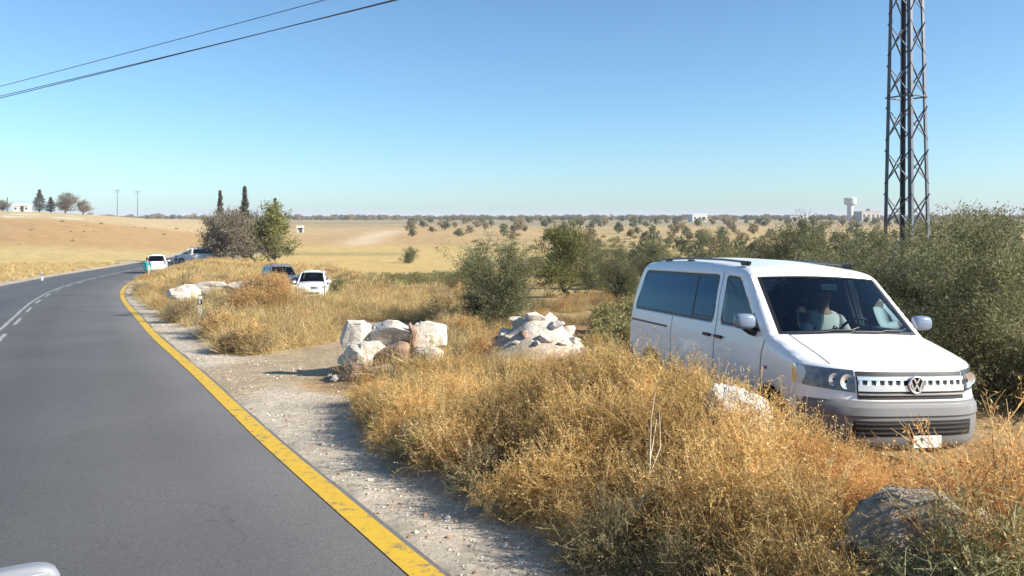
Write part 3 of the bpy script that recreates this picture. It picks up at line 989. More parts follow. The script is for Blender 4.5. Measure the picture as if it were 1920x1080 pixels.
def van_details(v):
    r = v.root
    # grille: dark backing, chrome bars, honeycomb uprights
    zz = [.70, .76, .84, .90, .945]
    ys = np.linspace(-.56, .56, 25)
    v.patch('grille', [v.nose_pt(ys, np.full_like(ys, z), .003) for z in zz], M_BLACK, r)
    gr = [c for c in r.children if c.name.startswith('grille')][0]
    for z0, z1 in ((.735, .752), (.770, .830), (.868, .905)):
        rows = [v.nose_pt(ys, np.full_like(ys, z), o) for z, o in ((z0, .004), (z0 + .004, .022), (z1 - .004, .024), (z1, .004))]
        b_ = v.patch('chrome_bar', rows, M_CHROME, gr)
    for y in np.concatenate([np.linspace(-.53, -.13, 6), np.linspace(.13, .53, 6)]):
        y2 = np.array([y - .017, y - .012, y + .012, y + .017])
        v.patch('grille_upright', [v.nose_pt(y2, np.full(4, z), np.array([.004, .018, .018, .004])) for z in (.826, .871)], M_CHROME, gr)
    # lower intake with slats
    yl = np.linspace(-.62, .62, 25)
    it = v.patch('lower_intake', [v.nose_pt(yl, np.full_like(yl, z), .003) for z in (.375, .42, .47, .515)], M_BLACK, r)
    for z in (.405, .447, .487):
        v.patch('slat', [v.nose_pt(yl * .97, np.full_like(yl, z + a), o) for a, o in ((-.007, .004), (-.005, .016), (.005, .016), (.007, .004))], M_SLAT, it)
    v.patch('bumper_ridge', [v.nose_pt(np.linspace(-.84, .84, 29), np.full(29, z), o) for z, o in ((.54, .001), (.56, .016), (.63, .018), (.655, .001))], M_GREYPL, r)
    # round badge: ring with a V above a W
    c = v.nose_pt(np.array(0.0), np.array(.835)); cx = float(c[0]) + .034
    n = 32; V, F = [], []
    for k, (o, q_) in enumerate([(0, .082), (.012, .079), (.012, .067), (0, .065)]):
        for a in range(n):
            t = a * 2 * math.pi / n; V.append((cx + o, q_ * math.cos(t), .835 + q_ * math.sin(t)))
    F = [(k * n + a, k * n + (a + 1) % n, k * n + n + (a + 1) % n, k * n + n + a) for k in range(3) for a in range(n)]
    badge = link('badge', mesh('badge', V, F, M_CHROME, smooth=True), r)
    V = [(cx, 0, .835)] + [(cx, .080 * math.cos(a * 2 * math.pi / n), .835 + .080 * math.sin(a * 2 * math.pi / n)) for a in range(n)]
    link('badge_plate', mesh('badge_plate', V, [(0, 1 + a, 1 + (a + 1) % n) for a in range(n)], M_BLACK), badge)
    for pts_ in ([(-.034, .064), (0, .011), (.034, .064)], [(-.060, .028), (-.030, -.055), (0, .004), (.030, -.055), (.060, .028)]):
        for (a, b) in zip(pts_[:-1], pts_[1:]):
            d = Vector((0, b[0] - a[0], b[1] - a[1])); L = d.length + .008
            rot = Matrix.Rotation(math.atan2(d.z, d.y), 3, 'X')
            box('stroke', (cx + .006, (a[0] + b[0]) / 2, .835 + (a[1] + b[1]) / 2), (.010, L, .013), M_CHROME, badge, rot)
    v.headlights(.575, -.50, .755, .955, plain('lamp_reflector', (.20, .205, .22), .3, metal=.7, noise=.8, scale=22))
    # plate, low on the bumper
    p = v.nose_pt(np.array(.10), np.array(.335)); px_ = float(p[0]) + .012
    pl = box('number_plate', (px_, .10, .325), (.012, .30, .11), M_PLATE, r, bevel=.003)
    # doors: shut lines, handles, sliding rail, side trim
    for sg in (1, -1):
        v.side_line('shut_line', [(-1.06, .62), (-1.10, .80), (-1.09, 1.0), (-1.06, 1.13)], .010, M_BLACK, sg)
        v.side_line('shut_line', [(-2.12, .32), (-2.13, .8), (-2.13, 1.2), (-2.17, 1.5), (-2.20, 1.80)], .010, M_BLACK, sg)
        v.side_line('shut_line', [(-1.3, .30), (-1.7, .29), (-2.12, .30)], .010, M_BLACK, sg)
        v.side_line('shut_line', [(-3.30, .55), (-3.31, .9), (-3.32, 1.2)], .008, M_BLACK, sg)
        v.side_line('sliding_rail', [(-3.45, 1.045), (-4.0, 1.045), (-4.70, 1.045)], .026, M_BLACK, sg)
        for hx, hz in ((-2.02, 1.06), (-2.30, 1.06)):
            hp = v.side_pt(np.array(hx), np.array(hz), sg, .02)
            box('door_handle', tuple(hp), (.17, .03, .035), M_BLACK, r, bevel=.008)
        sp_ = v.side_pt(np.array(-.80), np.array(.93), sg, .004)
        box('side_repeater', tuple(v.side_pt(np.array(-1.0), np.array(.86), sg, .004)), (.05, .012, .03), M_GREYPL, r, bevel=.004)
        # sliding-window divider in the long side glass
        wn = v.groups['win1' + ('L' if sg > 0 else 'R')]
        v.side_line('divider', [(-2.78, 1.24), (-2.80, 1.5), (-2.83, 1.73)], .035, M_BLACK, sg, .004, wn)
        v.side_line('divider', [(-2.30, 1.26), (-2.5, 1.26), (-2.78, 1.26)], .02, M_BLACK, sg, .004, wn)
        # black sail at the foot of the pillar, and the mirror
        q_ = np.array([(-1.16, 1.20), (-1.20, 1.24), (-1.36, 1.385), (-1.36, 1.205)])
        O = v.side_pt(q_[:, 0], q_[:, 1], sg, .006)
        link('mirror_sail', mesh('mirror_sail', O, [(0, 1, 2, 3)], M_BLACK), r)
        v.mirror(-1.26, 1.20, sg, M_MIRROR)
        # roof rail feet and rail
        for x in (-1.95, -3.35, -4.05):
            box('rail_foot', (x, sg * .655, 1.895), (.17, .05, .055), M_BLACK, r, bevel=.012)
        V, F = tubes([[(-1.85, sg * .655, 1.905), (-2.5, sg * .65, 1.932), (-3.3, sg * .65, 1.94), (-4.2, sg * .655, 1.92), (-4.4, sg * .655, 1.895)]], [.014], 8)
        link('roof_rail', mesh('roof_rail', V, F, M_GREYPL, smooth=True), r)
        box('tail_lamp', (-4.80, sg * .84, 1.0), (.06, .10, .42), M_RED, r, bevel=.015)
    # bonnet seams
    for sg in (1, -1):
        ks = [i for i, t in enumerate(v.T) if t == 'hood'][2:]
        rows = [[v.strip_pts(i, np.array([sg * (.80 + .004 * a)]))[0] + np.array([0, 0, .003]) for i in ks] for a in (0, 2)]
        v.patch('bonnet_seam', rows, M_LINER, r)
    # wipers
    for y0, y1 in ((-.62, .05), (-.02, .62)):
        P = []
        for t in np.linspace(0, 1, 8):
            i = [k for k, tg in enumerate(v.T) if tg == 'ws'][0]
            i = i + int(t * 2)
            p = v.strip_pts(i, np.array([(y0 + (y1 - y0) * t) / .81]))[0]; P.append(p + np.array([.02, 0, .02]))
        V, F = tubes([P], [.008], 6)
        link('wiper', mesh('wiper', V, F, M_BLACK, smooth=True), r)
    # cabin: dashboard, seats, wheel
    box('dashboard', (-1.12, 0, 1.02), (.55, 1.55, .30), M_LINER, r, bevel=.06)
    for y in (-.42, .42):
        box('seat', (-2.02, y, .72), (.52, .5, .16), M_SEAT, r, bevel=.05)
        box('seat_back', (-2.36, y, 1.10), (.15, .48, .70), M_SEAT, r, Matrix.Rotation(R(-12), 3, 'Y'), bevel=.06)
        box('headrest', (-2.44, y, 1.58), (.10, .26, .19), M_SEAT, r, bevel=.04)
    box('rear_bench', (-3.4, 0, 1.0), (.2, 1.4, .9), M_SEAT, r, bevel=.06)
    V, F = tubes([[(-1.50 + .10 * math.sin(a), .42 + .19 * math.cos(a), 1.17 + .16 * math.sin(a)) for a in np.linspace(0, 2 * math.pi, 25)]], [.015], 8)
    sw = link('steering_wheel', mesh('steering_wheel', V, F, M_BLACK, smooth=True), r)
    V, F = tubes([[(-1.50, .42, 1.17), (-1.2, .42, 1.02)], [(-1.5, .24, 1.17), (-1.5, .60, 1.17)]], [.025, .015], 8)
    link('steering_column', mesh('steering_column', V, F, M_BLACK, smooth=True), r)
    box('rear_view_mirror', (-1.50, .10, 1.66), (.03, .20, .07), M_PLATE, r, bevel=.01)
    for sg in (1, -1):
        d = Vector((-.08, -.115 * sg, .50)); rot = d.to_track_quat('Z', 'Y').to_matrix()
        box('pillar_trim', (-2.13, sg * .825, 1.47), (.09, .02, .52), M_PLATE, r, rot, bevel=.006)  # pale colour stands in for sunlight on the pillar's inner side


VX, VY = 3.67, 7.24
VYAW = R(-77.2)
vz = base_z(VX, VY)
fw = Vector((math.cos(VYAW), math.sin(VYAW)))
zf = ground_z(VX - fw.x * .9, VY - fw.y * .9, False); zr = ground_z(VX - fw.x * 3.9, VY - fw.y * 3.9, False)
van = Vehicle('van', VAN, M_WHITE, M_GREYPL)
# sits on the slope: nose a little higher than tail
van.build((VX, VY, -.25), VYAW, dict(bumper=M_GREYPL, side=[M_GLASS, M_TINT]), tilt=(R(-2.2), R(-2.2)))
van_details(van)
tag(van.root, 'big white passenger van half hidden behind dry golden brush', 'van', 'vehicles parked off the road')

# --- sport utility body for the distant cars
SUV = dict(length=4.62, height=1.78, sill=.28, axle=.35, wheel_y=.84, wsv=.92,
           arches=[(-.88, .41), (-3.58, .41)], bumper_line=(-.5, .62),
           profile=[(-.12, .26, .40, 0, .80, 3, 'bumper'), (-.02, .36, .40, 0, .85, 3.2, 'bumper'), (0, .50, .40, 0, .86, 3.4, 'bumper'), (-.02, .64, .40, 0, .86, 3.4, 'grille'),
                    (-.05, .80, .38, 0, .85, 3.3, 'grille'), (-.09, .93, .34, .01, .84, 3.2, 'hood'), (-.18, .99, .30, .03, .82, 3, 'hood'), (-.6, 1.06, .2, .05, .79, 2.6, 'hood'),
                    (-1.14, 1.115, .14, .05, .765, 2.4, 'hood'), (-1.17, 1.12, .13, .04, .76, 2.2, 'ws'), (-1.5, 1.38, .1, .03, .70, 2.2, 'ws'), (-1.88, 1.655, .08, .03, .63, 2.2, 'roof'),
                    (-2.02, 1.715, .06, .04, .605, 2.2, 'roof'), (-2.7, 1.765, .02, .05, .60, 2.2, 'roof'), (-3.7, 1.75, 0, .05, .60, 2.2, 'roof'), (-4.2, 1.70, -.02, .04, .61, 2.2, 'roof'),
                    (-4.28, 1.64, -.05, .02, .64, 2.4, 'rearglass'), (-4.48, 1.12, -.08, 0, .77, 2.6, 'rear'), (-4.56, 1.0, -.08, 0, .80, 2.8, 'rear'), (-4.59, .7, -.1, 0, .84, 3, 'rear'),
                    (-4.62, .58, -.1, 0, .84, 3, 'rbumper'), (-4.62, .42, -.1, 0, .84, 3, 'rbumper'), (-4.52, .28, -.1, 0, .82, 3, 'rbumper')],
           width=[(.25, .87), (.45, .90), (.8, .905), (1.0, .89), (1.15, .85), (1.4, .77), (1.65, .68), (1.78, .64)],
           windows=[round_poly([(-1.52, 1.135), (-2.00, 1.56), (-2.36, 1.60), (-2.34, 1.135)], .04),
                    round_poly([(-2.44, 1.135), (-2.46, 1.60), (-3.30, 1.595), (-3.36, 1.135)], .04),
                    round_poly([(-3.46, 1.14), (-3.40, 1.59), (-4.02, 1.56), (-4.22, 1.16)], .04)])


def suv_details(v):
    r = v.root
    ys = np.linspace(-.46, .46, 15)
    g = v.patch('grille', [v.nose_pt(ys, np.full_like(ys, z), .004) for z in (.70, .78, .86)], M_BLACK, r)
    for z in (.74, .82): v.patch('chrome_bar', [v.nose_pt(ys, np.full_like(ys, z + a), .02) for a in (-.012, .012)], M_CHROME, g)
    v.patch('lower_intake', [v.nose_pt(ys * 1.2, np.full_like(ys, z), .004) for z in (.40, .45, .52)], M_BLACK, r)
    v.headlights(.50, -.48, .72, .87, M_RIM)
    pp = v.nose_pt(np.array(0.0), np.array(.58)); box('number_plate', (float(pp[0]) + .01, 0, .58), (.012, .46, .11), M_PLATE, r, bevel=.003)
    box('number_plate', (-4.63, 0, .82), (.012, .40, .12), M_PLATE, r, bevel=.003)
    for sg in (1, -1):
        v.mirror(-1.50, .98, sg, v.paint)
        box('tail_lamp', (-4.52, sg * .78, 1.0), (.08, .10, .30), M_RED, r, bevel=.015)
        for hx in (-2.22, -3.25): box('door_handle', tuple(v.side_pt(np.array(hx), np.array(1.0), sg, .015)), (.16, .03, .03), M_BLACK, r, bevel=.007)
        v.side_line('shut_line', [(-1.36, .45), (-1.38, .8), (-1.40, 1.08)], .012, M_BLACK, sg)
        v.side_line('shut_line', [(-2.40, .40), (-2.40, .8), (-2.40, 1.12)], .012, M_BLACK, sg)
        v.side_line('sill_trim', [(-1.40, .36), (-2.2, .36), (-3.05, .36)], .10, M_GREYPL, sg, .006)
        V, F = tubes([[(-2.1, sg * .57, 1.72), (-2.3, sg * .57, 1.78), (-3.6, sg * .57, 1.78), (-3.9, sg * .57, 1.73)]], [.016], 6)
        link('roof_rail', mesh('roof_rail', V, F, M_GREYPL, smooth=True), r)
    box('dashboard', (-1.45, 0, .98), (.4, 1.35, .22), M_LINER, r, bevel=.05)
    for y in (-.36, .36):
        box('seat_back', (-2.45, y, 1.0), (.14, .46, .62), M_SEAT, r, Matrix.Rotation(R(-12), 3, 'Y'), bevel=.05)
        box('headrest', (-2.53, y, 1.42), (.09, .24, .16), M_SEAT, r, bevel=.03)
    box('rear_bench', (-3.35, 0, .95), (.16, 1.25, .6), M_SEAT, r, bevel=.05)


def sit(px, Y, yaw):
    """place of a car whose nose is at column px, depth Y"""
    x = (px - 960) / FPX * Y
    f = (math.cos(yaw), math.sin(yaw))
    d, _ = road_off(np.array([x]), np.array([Y]))
    gz = lambda a: float(base_z(x - f[0] * a, Y - f[1] * a)) + .0
    z1, z2 = gz(.9), gz(3.6)
    pitch = -math.atan2(z1 - z2, 2.7)
    return (x, Y, z1 + (z1 - z2) / 2.7 * .9), pitch


yaw = R(-80)
loc, pt = sit(581, 47.0, yaw)
loc = (loc[0], loc[1], ground_z(loc[0], loc[1] + 2) + .02)
suv = Vehicle('car', SUV, M_WHITE, M_GREYPL, .08)
suv.build(loc, yaw, dict(bumper=M_WHITE, side=[M_TINT] * 3), coarse=True, tilt=(0, pt))
suv_details(suv)
tag(suv.root, 'white car facing the camera on the field edge beside the grey one', 'car', 'vehicles parked off the road')


def place_copy(src, loc, yaw, pitch, label, swap=None, group='vehicles parked off the road'):
    c = copy_tree(src, None, swap)
    c.location = loc; c.rotation_euler = (0, pitch, yaw)
    c['label'] = label; c['group'] = group
    return c


yaw = R(-60)
loc, pt = sit(543, 50.5, yaw); loc = (loc[0], loc[1], ground_z(loc[0], loc[1] + 2) + .05)
place_copy(suv.root, loc, yaw, pt, 'silver grey car parked just left of the white car in the field', {M_WHITE: M_SILVER})
yaw = R(112)
loc, pt = sit(296, 79, yaw)
place_copy(suv.root, (loc[0], loc[1], loc[2] + .03), yaw, pt, 'white car at the far bend, seen from behind, nearest the person in teal')
yaw = R(197)
loc, pt = sit(327, 101, yaw)
c_ = place_copy(van.root, (loc[0], loc[1], loc[2] + .03), yaw, pt, 'distant white van standing side-on at the bend below the trees')
# the car the photograph is taken from: only a corner of its bonnet is in view
hd = R(120)
f_ = (math.cos(hd), math.sin(hd)); rt = (f_[1], -f_[0])
al, la = 4.17, -1.125
cx_, cy_ = f_[0] * al + rt[0] * la, f_[1] * al + rt[1] * la
z1 = float(base_z(cx_ - f_[0] * .9, cy_ - f_[1] * .9)); z2 = float(base_z(cx_ - f_[0] * 3.6, cy_ - f_[1] * 3.6))
place_copy(suv.root, (cx_, cy_, z1 + (z1 - z2) / 2.7 * .9 + .006), hd, -math.atan2(z1 - z2, 2.7), 'pale grey car at the bottom left corner, only its mirror top in view', {M_WHITE: M_BONNET}, 'vehicles on the road')


# ------------------------------------------------------------------ people
def skin_body(name, J, E, rad, mat, parent):
    """J joints, E edges, rad (x,y) radii: one continuous skinned surface"""
    me = bpy.data.meshes.new(name)
    me.from_pydata(J, E, []); me.update()
    o = link(name, me, parent)
    sk = o.modifiers.new('skin', 'SKIN')
    for i, v in enumerate(me.skin_vertices[0].data):
        v.radius = rad[i] if isinstance(rad[i], tuple) else (rad[i], rad[i])
        v.use_root = (i == 0)
    ss = o.modifiers.new('sub', 'SUBSURF'); ss.levels = ss.render_levels = 2
    me.materials.append(mat)
    dg = bpy.context.evaluated_depsgraph_get()
    nm = bpy.data.meshes.new_from_object(o.evaluated_get(dg))
    nm.polygons.foreach_set('use_smooth', np.ones(len(nm.polygons), bool))
    o.modifiers.clear(); o.data = nm
    if not nm.materials: nm.materials.append(mat)
    return o


def blob(name, c, s, mat, parent, cut=None):
    bm = bmesh.new(); bmesh.ops.create_icosphere(bm, subdivisions=3, radius=1)
    if cut:
        for v in list(bm.verts):
            if cut(v.co): bm.verts.remove(v)
    for v in bm.verts: v.co = Vector((v.co.x * s[0] + c[0], v.co.y * s[1] + c[1], v.co.z * s[2] + c[2]))
    me = bpy.data.meshes.new(name); bm.to_mesh(me); bm.free(); me.materials.append(mat)
    me.polygons.foreach_set('use_smooth', np.ones(len(me.polygons), bool))
    return link(name, me, parent)


def head_parts(p, root, fx=1.0):
    """hair cap, eyes, nose, mouth and ears on a head centred at p, looking along local +x"""
    x, y, z = p
    blob('hair', (x - .015, y, z + .02), (.105, .088, .120), M_HAIR, root, cut=lambda c: c.z < -.25 and c.x > -.3 or (c.x > .55 and c.z < .45))
    for sg in (1, -1):
        blob('eye', (x + .088, y + sg * .032, z + .005), (.012, .016, .010), M_HAIR, root)
        blob('ear', (x - .005, y + sg * .083, z - .005), (.022, .012, .032), M_SKIN, root)
    blob('nose', (x + .105, y, z - .025), (.020, .014, .026), M_SKIN, root)
    blob('mouth', (x + .090, y, z - .062), (.012, .026, .008), plain('lips', (.25, .10, .08), .6), root)


def hand_edges(J, E, Rd, wrist, d, sg, side=(0, 1, 0)):
    """five short curled fingers from a palm"""
    d = Vector(d).normalized(); sv = Vector(side).normalized(); dn = d.cross(sv).normalized()
    w_ = Vector(J[wrist]); palm = len(J); J.append(tuple(w_ + d * .055)); E.append((wrist, palm)); Rd.append((.034, .018))
    for k, (o, L) in enumerate(((-.030, .060), (-.010, .075), (.010, .072), (.030, .058))):
        a = w_ + d * .085 + sv * o; b = a + d * L * .55 + dn * .01; c = b + d * L * .35 + dn * .025
        i = len(J); J += [tuple(a), tuple(b), tuple(c)]; E += [(palm, i), (i, i + 1), (i + 1, i + 2)]; Rd += [.010, .009, .007]
    a = w_ + d * .03 + sv * -.045 * sg; b = a + d * .035 + sv * -.015 * sg
    i = len(J); J += [tuple(a), tuple(b)]; E += [(palm, i), (i, i + 1)]; Rd += [.011, .009]


# walker in teal at the verge, seen from behind
px0 = at(276, 63.0)
d0, i0 = road_off(np.array([px0.x]), np.array([px0.y]))
pr = empty('person', (px0.x, px0.y, px0.z), R(95))
J = [(0, 0, .95), (0, 0, 1.15), (0, 0, 1.36), (0, 0, 1.47), (.01, 0, 1.60), (.01, 0, 1.68),
     (.02, .10, .90), (.10, .10, .50), (.02, .11, .09), (.14, .11, .04),
     (-.02, -.10, .90), (-.03, -.10, .49), (-.18, -.11, .10), (-.06, -.11, .04),
     (0, .19, 1.38), (-.05, .24, 1.12), (.06, .25, .90), (0, -.19, 1.38), (.03, -.24, 1.12), (.16, -.24, .92)]
E_ = [(0, 1), (1, 2), (2, 3), (3, 4), (4, 5), (0, 6), (6, 7), (7, 8), (8, 9), (0, 10), (10, 11), (11, 12), (12, 13), (2, 14), (14, 15), (15, 16), (2, 17), (17, 18), (18, 19)]
Rd = [(.13, .10), (.13, .10), (.13, .10), .055, .085, .085, .085, .06, .042, .035, .085, .06, .042, .035, .06, .045, .03, .06, .045, .03]
hand_edges(J, E_, Rd, 16, (.2, 0, -1), 1, (1, 0, 0)); hand_edges(J, E_, Rd, 19, (.3, 0, -1), -1, (1, 0, 0))
skin_body('body', J, E_, Rd, M_SKIN, pr)
J2 = [(0, 0, 1.0), (0, 0, .70), (0, 0, 1.2), (0, 0, 1.37), (0, 0, 1.44), (0, .19, 1.39), (-.05, .245, 1.12), (.045, .25, .95), (0, -.19, 1.39), (.03, -.245, 1.12), (.14, -.24, .96)]
skin_body('long_tunic', J2, [(0, 1), (0, 2), (2, 3), (3, 4), (3, 5), (5, 6), (6, 7), (3, 8), (8, 9), (9, 10)],
          [(.17, .14), (.22, .19), (.165, .13), (.16, .125), (.07, .07), .085, .07, .055, .085, .07, .055], M_TEAL, pr)
J3 = [(0, 0, .92), (.02, .10, .88), (.10, .10, .50), (.03, .11, .14), (-.02, -.10, .88), (-.03, -.10, .49), (-.17, -.11, .14)]
skin_body('trousers', J3, [(0, 1), (1, 2), (2, 3), (0, 4), (4, 5), (5, 6)], [(.14, .11), .10, .08, .062, .10, .08, .062], M_TROUSER, pr)
head_parts((.01, 0, 1.64), pr)
tag(pr, 'person in a teal top with dark hair walking on the road edge', 'person')

# driver of the white van, in a white shirt; placed in the van's own frame
dr = empty('person', (0, 0, 0))
dr.matrix_world = Matrix.Translation(van.root.location) @ van.root.rotation_euler.to_matrix().to_4x4() @ Matrix.Translation((-2.04, .40, .80))
J = [(0, 0, .08), (.0, 0, .28), (-.03, 0, .48), (-.02, 0, .60), (.01, 0, .72), (.01, 0, .80),
     (.30, .10, .10), (.48, .11, .08), (.52, .11, -.28), (.62, .11, -.36),
     (.30, -.10, .10), (.48, -.11, .08), (.52, -.11, -.28), (.62, -.11, -.36),
     (-.03, .20, .50), (.10, .27, .27), (.40, .19, .36), (-.03, -.20, .50), (.10, -.27, .27), (.40, -.16, .36)]
E_ = [(0, 1), (1, 2), (2, 3), (3, 4), (4, 5), (0, 6), (6, 7), (7, 8), (8, 9), (0, 10), (10, 11), (11, 12), (12, 13), (2, 14), (14, 15), (15, 16), (2, 17), (17, 18), (18, 19)]
Rd = [(.15, .11), (.14, .11), (.13, .10), .058, .088, .085, .09, .065, .05, .04, .09, .065, .05, .04, .062, .048, .032, .062, .048, .032]
hand_edges(J, E_, Rd, 16, (1, 0, .25), 1, (0, 0, 1)); hand_edges(J, E_, Rd, 19, (1, 0, .25), -1, (0, 0, 1))
skin_body('body', J, E_, Rd, M_SKIN, dr)
J2 = [(0, 0, .12), (0, 0, .30), (-.03, 0, .49), (-.025, 0, .555), (-.03, .20, .51), (.09, .275, .28), (.30, .22, .33), (-.03, -.20, .51), (.09, -.275, .28), (.30, -.20, .33)]
skin_body('shirt', J2, [(0, 1), (1, 2), (2, 3), (2, 4), (4, 5), (5, 6), (2, 7), (7, 8), (8, 9)],
          [(.17, .135), (.17, .135), (.165, .125), .075, .085, .068, .055, .085, .068, .055], M_SHIRT, dr)
J3 = [(0, 0, .06), (.30, .10, .10), (.48, .11, .09), (.52, .11, -.22), (.30, -.10, .10), (.48, -.11, .09), (.52, -.11, -.22)]
skin_body('trousers', J3, [(0, 1), (1, 2), (2, 3), (0, 4), (4, 5), (5, 6)], [(.16, .12), .11, .085, .065, .11, .085, .065], M_LINER, dr)
head_parts((.01, 0, .76), dr)
tag(dr, 'driver in a white shirt seated behind the windscreen of the big van', 'person')


# ------------------------------------------------------------------ lattice pylon and wires
PY = 22.0
PX = (1700 - 960) / FPX * PY
PZ = ground_z(PX, PY)
pyl = empty('pylon', (PX, PY, PZ))
tag(pyl, 'tall steel lattice pylon rising behind the olive trees', 'pylon')
PTOP = 14.2
TH = R(12 - 26.3)


def leg_xy(k, z):
    """corner k at height z above the pylon's foot"""
    rr = .625 - (z - 1.0) / 12.0 * .27
    a = TH + k * math.pi / 2
    return Vector((rr * math.cos(a), rr * math.sin(a), z))


def bar(name, a, b, w_, mat, parent, flat=1.0):
    d = Vector(b) - Vector(a); L = d.length
    rot = d.to_track_quat('Z', 'Y').to_matrix()
    return box(name, (Vector(a) + Vector(b)) / 2, (w_, w_ * flat, L), mat, parent, rot)


for k in range(4):
    # angle iron: two flanges meeting at the corner
    a, b = leg_xy(k, 0), leg_xy(k, PTOP)
    d = (b - a).normalized()
    e1 = (leg_xy(k + 1, 6) - leg_xy(k, 6)); e1.z = 0; e1.normalize()
    e2 = (leg_xy(k - 1, 6) - leg_xy(k, 6)); e2.z = 0; e2.normalize()
    V, F = [], []
    prof = [Vector((0, 0, 0)), e1 * .105, e1 * .105 + e2 * .012, e1 * .012 + e2 * .012, e2 * .105 + e1 * .012, e2 * .105]
    for p in (a, b):
        for o in prof: V.append(p + o)
    F = [(i, (i + 1) % 6, 6 + (i + 1) % 6, 6 + i) for i in range(6)] + [(0, 1, 2, 3), (0, 3, 4, 5)]
    link('leg', mesh('leg', [tuple(v) for v in V], F, M_STEEL), pyl)
zs = [0.35]
while zs[-1] < PTOP - .8: zs.append(zs[-1] + (1.28 - .02 * len(zs)))
for i in range(len(zs) - 1):
    z0, z1 = zs[i], zs[i + 1]
    for k in range(4):
        a0, a1, b0, b1 = leg_xy(k, z0), leg_xy(k, z1), leg_xy(k + 1, z0), leg_xy(k + 1, z1)
        n_ = ((a0 + b0) / 2); n_.z = 0; n_.normalize()
        sl = .55
        bar('brace', a0 + n_ * .01, b0.lerp(b1, .78) + n_ * .01, .045, M_STEEL, pyl, .35)
        bar('brace', b0 - n_ * .012, a0.lerp(a1, .78) - n_ * .012, .045, M_STEEL, pyl, .35)
        if i % 5 == 4:
            bar('ring_beam', a1 + n_ * .02, b1 + n_ * .02, .075, M_STEEL, pyl, .4)
# cross-arms and insulators carrying the wires
wire_start = []
M_INS = plain('insulator_glaze', (.16, .08, .05), .25)
for z, L, sg in ((13.75, 1.5, -1), (12.75, 1.7, 1), (12.7, 1.5, -1)):
    a = Vector((0, 0, z)); dirv = Vector((sg * .55, -.83, 0)).normalized() if sg < 0 else Vector((.6, .8, 0)).normalized()
    tip = a + dirv * L
    bar('cross_arm', a - dirv * .4, tip, .09, M_STEEL, pyl)
    bar('cross_arm_stay', a - Vector((0, 0, .7)), tip, .05, M_STEEL, pyl)
    V, F = [], []
    for k in range(9):
        rr = .07 if k % 2 else .03
        for j in range(10): V.append((tip.x + rr * math.cos(j * .6283), tip.y + rr * math.sin(j * .6283), tip.z - .05 - k * .045))
    F = [(k * 10 + j, k * 10 + (j + 1) % 10, k * 10 + 10 + (j + 1) % 10, k * 10 + 10 + j) for k in range(8) for j in range(10)]
    link('insulator', mesh('insulator', V, F, M_INS, smooth=True), pyl)
    wire_start.append(tip + Vector((PX, PY, PZ - .45)))
for s_, (yl_, yr_, dx), lab in zip(wire_start, ((151, 0, 572), (170, 0, 708), (173, 0, 702)),
                                   ('upper thin power line crossing the sky at the left', 'lower of the two power lines in the sky, darker strand', 'lower power line strand lying close against its darker twin')):
    # runs from the arm to a pole beyond the left edge, passing over the road
    yf = yl_ + (yl_ - yr_) / dx * 620; Yf = 84.0
    e = Vector(((-620 - 960) / FPX * Yf, Yf, zpix(yf, Yf)))
    # keep it on the seen line: choose the start height on the same sight plane
    pxs = 960 + FPX * s_.x / s_.y
    s2 = Vector((s_.x, s_.y, zpix(yl_ - (yl_ - yr_) / dx * pxs, s_.y)))
    t = np.linspace(0, 1, 60)[:, None]
    P = np.array(s2) * (1 - t) + np.array(e) * t
    P[:, 2] -= .35 * 4 * (t[:, 0] * (1 - t[:, 0]))
    P[0] = np.array(s_); P[1] = P[1] * .999 + np.array(s_) * .001
    V, F = tubes([P], [.017 if yl_ < 160 else .021], 5)
    tag(link('power_line', mesh('power_line', V, F, M_WIRE, smooth=True)), lab, 'power line', 'power lines')

# ------------------------------------------------------------------ far buildings
M_CONC = plain('pale_concrete', (.58, .56, .52), .85, noise=.1, scale=.4)
M_GREYB = plain('grey_block', (.40, .37, .35), .9, noise=.1, scale=.4)
M_DARKW = plain('window_dark', (.03, .035, .04), .3)


def tower(px, Y):
    p = at(px, Y); k = Y / FPX
    t = empty('water_tower', tuple(p))
    V, F = [], []
    n = 24
    top = zpix(371, Y) - p.z; mid = zpix(385, Y) - p.z
    def lathe(nm, pr_, mat, par):
        V = [(r * math.cos(a * 2 * math.pi / n), r * math.sin(a * 2 * math.pi / n), z) for r, z in pr_ for a in range(n)]
        F = [(i * n + a, i * n + (a + 1) % n, i * n + n + (a + 1) % n, i * n + n + a) for i in range(len(pr_) - 1) for a in range(n)]
        return link(nm, mesh(nm, V, F, mat, sharp=35), par)
    lathe('shaft', [(6 * k, -1), (5.5 * k, mid * .5), (5.5 * k, mid)], M_CONC, t)
    tk = lathe('tank', [(5.5 * k, mid), (10.5 * k, mid + 2 * k), (11 * k, mid + 3 * k), (11 * k, top - 1 * k), (10 * k, top), (0.01, top + .5 * k)], M_CONC, t)
    lathe('tank_rim', [(11 * k, top - 2.2 * k), (11.5 * k, top - 2 * k), (11.5 * k, top - 1 * k), (11 * k, top - .8 * k)], M_CONC, tk)
    tag(t, 'pale concrete water tower on the horizon left of the pylon', 'water tower')


tower(1594, 720)


